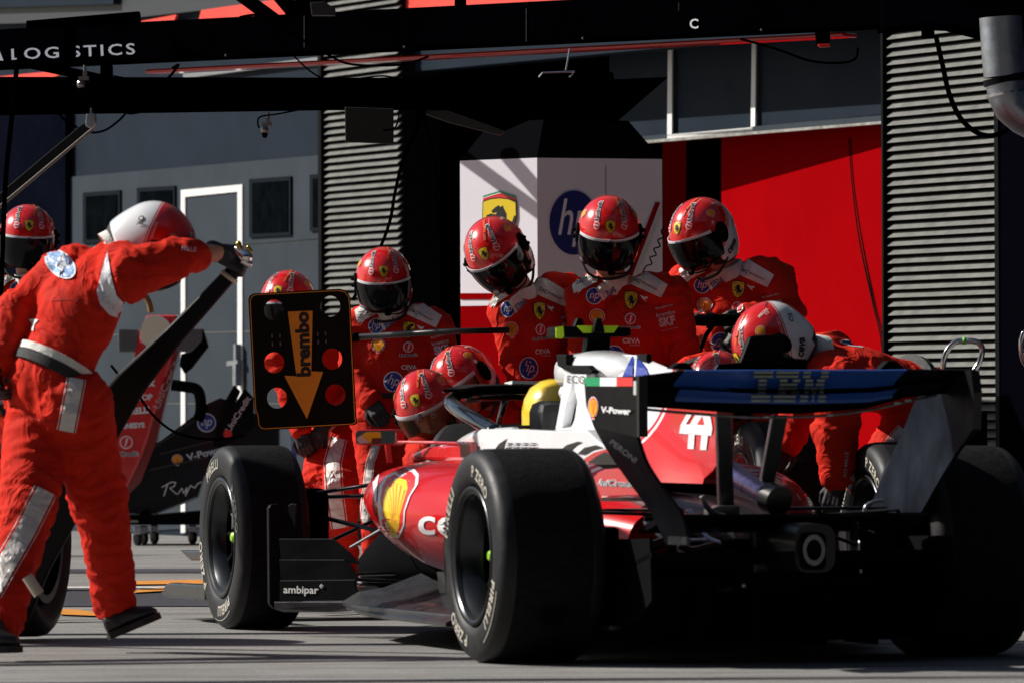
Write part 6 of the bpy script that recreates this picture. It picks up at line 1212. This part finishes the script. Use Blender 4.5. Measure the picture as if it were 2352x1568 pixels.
fw_ = np_('front_wing', [(370, 866), (590, 700), (650, 640), (740, 600), (840, 630), (960, 700), (1100, 790), (1100, 1060), (640, 1080), (600, 1210), (330, 1312), (130, 1310), (135, 1230), (240, 1080), (330, 880)], M('wing_carbon', (.006, .008, .012), .35, coat=.1, spec=.15, var=(4, .4)), .05, .2)
e_a = np_('wing_endplate', [(765, 625), (826, 520), (864, 560), (800, 700), (740, 720)], blk, -.0, .03); e_b = np_('wing_endplate', [(700, 850), (725, 770), (790, 700), (890, 540), (945, 600), (945, 770), (830, 860), (740, 900), (700, 900)], blk, -.06, .04)
np_('wing_edge', [(330, 1312), (590, 1208), (592, 1222), (345, 1314)], M('woven_grey', (.30, .31, .30), .5, var=(60, .5)), .02, .03)
for x0, y0, x1, y1 in ((370, 940, 690, 860), (300, 1040, 660, 960), (330, 900, 600, 720)): np_('wing_slot', [(x0, y0), (x1, y1), (x1, y1+7), (x0, y0+9)], carbG, .03, .03)
bm = bmesh.new(); tube(bm, spline([PX(*zq(x, y), NY-.05) for x, y in ((440, 520), (520, 530), (590, 545), (615, 590), (620, 680), (600, 740))]), [.035]*41, 12); obj('stand_hook', bm, blkM, nb, smooth=True)
tr = empty('nose_trolley', PX(290, 1235, NY), 0, 'low black trolley on castor wheels under the spare nose', 'trolley')
bm = bmesh.new(); prism(bm, [PX(*zq(x, y), NY-.1) for x, y in ((60, 1325), (240, 1320), (240, 1290), (280, 1290), (285, 1325), (580, 1300), (700, 1300), (700, 1380), (60, 1380))], (0, .6, 0)); obj('trolley_frame', bm, blkM, tr, bevel=.006)
bm = bmesh.new(); prism(bm, [PX(*zq(x, y), NY-.12) for x, y in ((60, 1352), (235, 1352), (235, 1366), (60, 1366))], (0, .015, 0)); obj('trolley_rail', bm, M('rail_grey', (.25, .27, .27), .3, .8), tr)
for x, y, dy in ((232, 1460, -.1), (335, 1415, .4), (165, 1420, .5), (570, 1420, .3), (270, 1440, .2)):
    bm = bmesh.new(); c = PX(*zq(x, y), NY+dy); c.z = .045; lathe(bm, [(-.014, .001), (-.014, .04), (-.010, .045), (.010, .045), (.014, .04), (.014, .001)], 20); bm.transform(Matrix.Translation(c) @ Matrix.Rotation(.5, 4, 'Z')); w_ = obj('castor_wheel', bm, rubber, tr, smooth=True, sharp=40)
    bm = bmesh.new(); box(bm, c+V((.0, -.02, .05)), .05, .05, .05); obj('castor_fork', bm, metal, w_, bevel=.008)
bvn = bvh_of([nose]); bvf = bvh_of([fw_]); bve = bvh_of([e_b])
SE = M('scallop_cream', (.82, .74, .55), .35)
sh = Sheet(); sh.poly(scallop(), white, 0, 0, 78, rad(-12), 84).poly(scallop(), SE, 0, 0, 70, rad(-12), 76); sh.lay(camcast(355, 766), bvn, 'scallop_emblem', nose, .004)
for t, x, y, wz, a, b in (('OOP', 270, 596, 105, 3, .03), ('IRELLI', 240, 678, 130, 6, .05), ('GENESYS', 190, 770, 170, 3, .05), ('x', 316, 510, 50, 0, .06)):
    sh = Sheet(); X, Y_ = zq(x, y); sh.text(t, white, 0, 0, wz*.3733, rad(a), bold=b, h=wz*.3733); sh.lay(camcast(X, Y_), bvn, 'lettering', nose, .004)
sh = Sheet(); X, Y_ = zq(150, 945); sh.text('UniCredit', white, 0, 0, 64, rad(2), bold=.08, h=60).text('UniCredit', navyP, 0, 0, 60, rad(2), bold=.02, h=58).poly(disc2d(15), white, 4, 27, 1).poly(disc2d(12.5), redP, 4, 27, 1).poly([(-4, -9), (-1, -9), (5, 9), (1, 9)], white, 4, 27, 1); sh.lay(camcast(X, Y_), bvn, 'lettering', nose, .004)
bvs = bvh_of([c for c in nb.children if c.name.startswith('nose_side')])
sh = Sheet(); X, Y_ = zq(405, 520); sh.text('UniCredit', M('rose_print', (.62, .30, .30), .4), 0, 0, 116, rad(67), bold=.02, h=90); sh.lay(camcast(X, Y_), bvh_of([c for c in nb.children if c.name.startswith('nose')]), 'lettering', nose, .004)
sh = Sheet(); roundel(sh, 0, 0, 40, 0); X, Y_ = zq(656, 752); sh.lay(camcast(X, Y_), bvf, 'round_badge', fw_, .004)
sh = Sheet(); shell(sh, -24, -4, 22); sh.text('V-Power', M('blue_white_print', (.55, .58, .68), .4), 42, 12, 92, rad(14), bold=.03, h=80); X, Y_ = zq(540, 970); sh.lay(camcast(X, Y_), bvf, 'lettering', fw_, .004)
sh = Sheet(); wv = [(-52, 6), (-30, 18), (-20, 17), (-24, 8), (-34, 4), (-18, -10), (-14, -8), (-6, 4), (-2, -8), (6, 6), (2, -14), (14, 10), (24, 4), (30, 14), (48, 22)]
for a, b in zip(wv, wv[1:]):
    dx, dy = b[0]-a[0], b[1]-a[1]; l = math.hypot(dx, dy); nx, ny = -dy/l*1.2, dx/l*1.2; sh.poly([(a[0]+nx, a[1]+ny), (b[0]+nx, b[1]+ny), (b[0]-nx, b[1]-ny), (a[0]-nx, a[1]-ny)], white, 0, 0, 1, n=2)
sh.poly([(-40, 14), (-37, 14), (-46, -14), (-49, -14)], white, 0, 0, 1); X, Y_ = zq(520, 1165); sh.lay(camcast(X, Y_), bvf, 'script_lettering', fw_, .004)
sh = Sheet(); X, Y_ = zq(850, 720); sh.text('UniCredit', M('pale_rose_print', (.55, .42, .44), .4), 0, 8, 92, rad(58), bold=.02, h=76).poly(disc2d(10), redP, -24, -38, 1); sh.lay(camcast(X, Y_), bve, 'lettering', e_b, .004)
bm = bmesh.new(); prism(bm, [PX(x, y, 36) for x, y in ((668, 985), (684, 985), (682, 1045), (670, 1045))], (0, .03, 0)); prism(bm, [PX(x, y, 36) for x, y in ((671, 1045), (681, 1045), (681, 1262), (671, 1262))], (0, .03, 0)); tag(obj('blue_post', bm, M('blue_plastic', (.02, .06, .45), .4)), 'slim blue post below the signal board, above the front tyre', 'post')
cable('loose_cable', [(255, 838), (275, 862), (310, 895), (345, 945), (390, 985), (440, 1003), (500, 1008), (560, 1000)], 30, .007, 'thin black cable drooping in front of the spare nose')
cable('curved_strap', [(322, 668), (334, 680), (343, 698), (347, 718)], 21.3, .012, 'tan curved strap hanging from the chin of the foreground helmet', M('tan_strap', (.30, .16, .05), .6), None, 'strap')
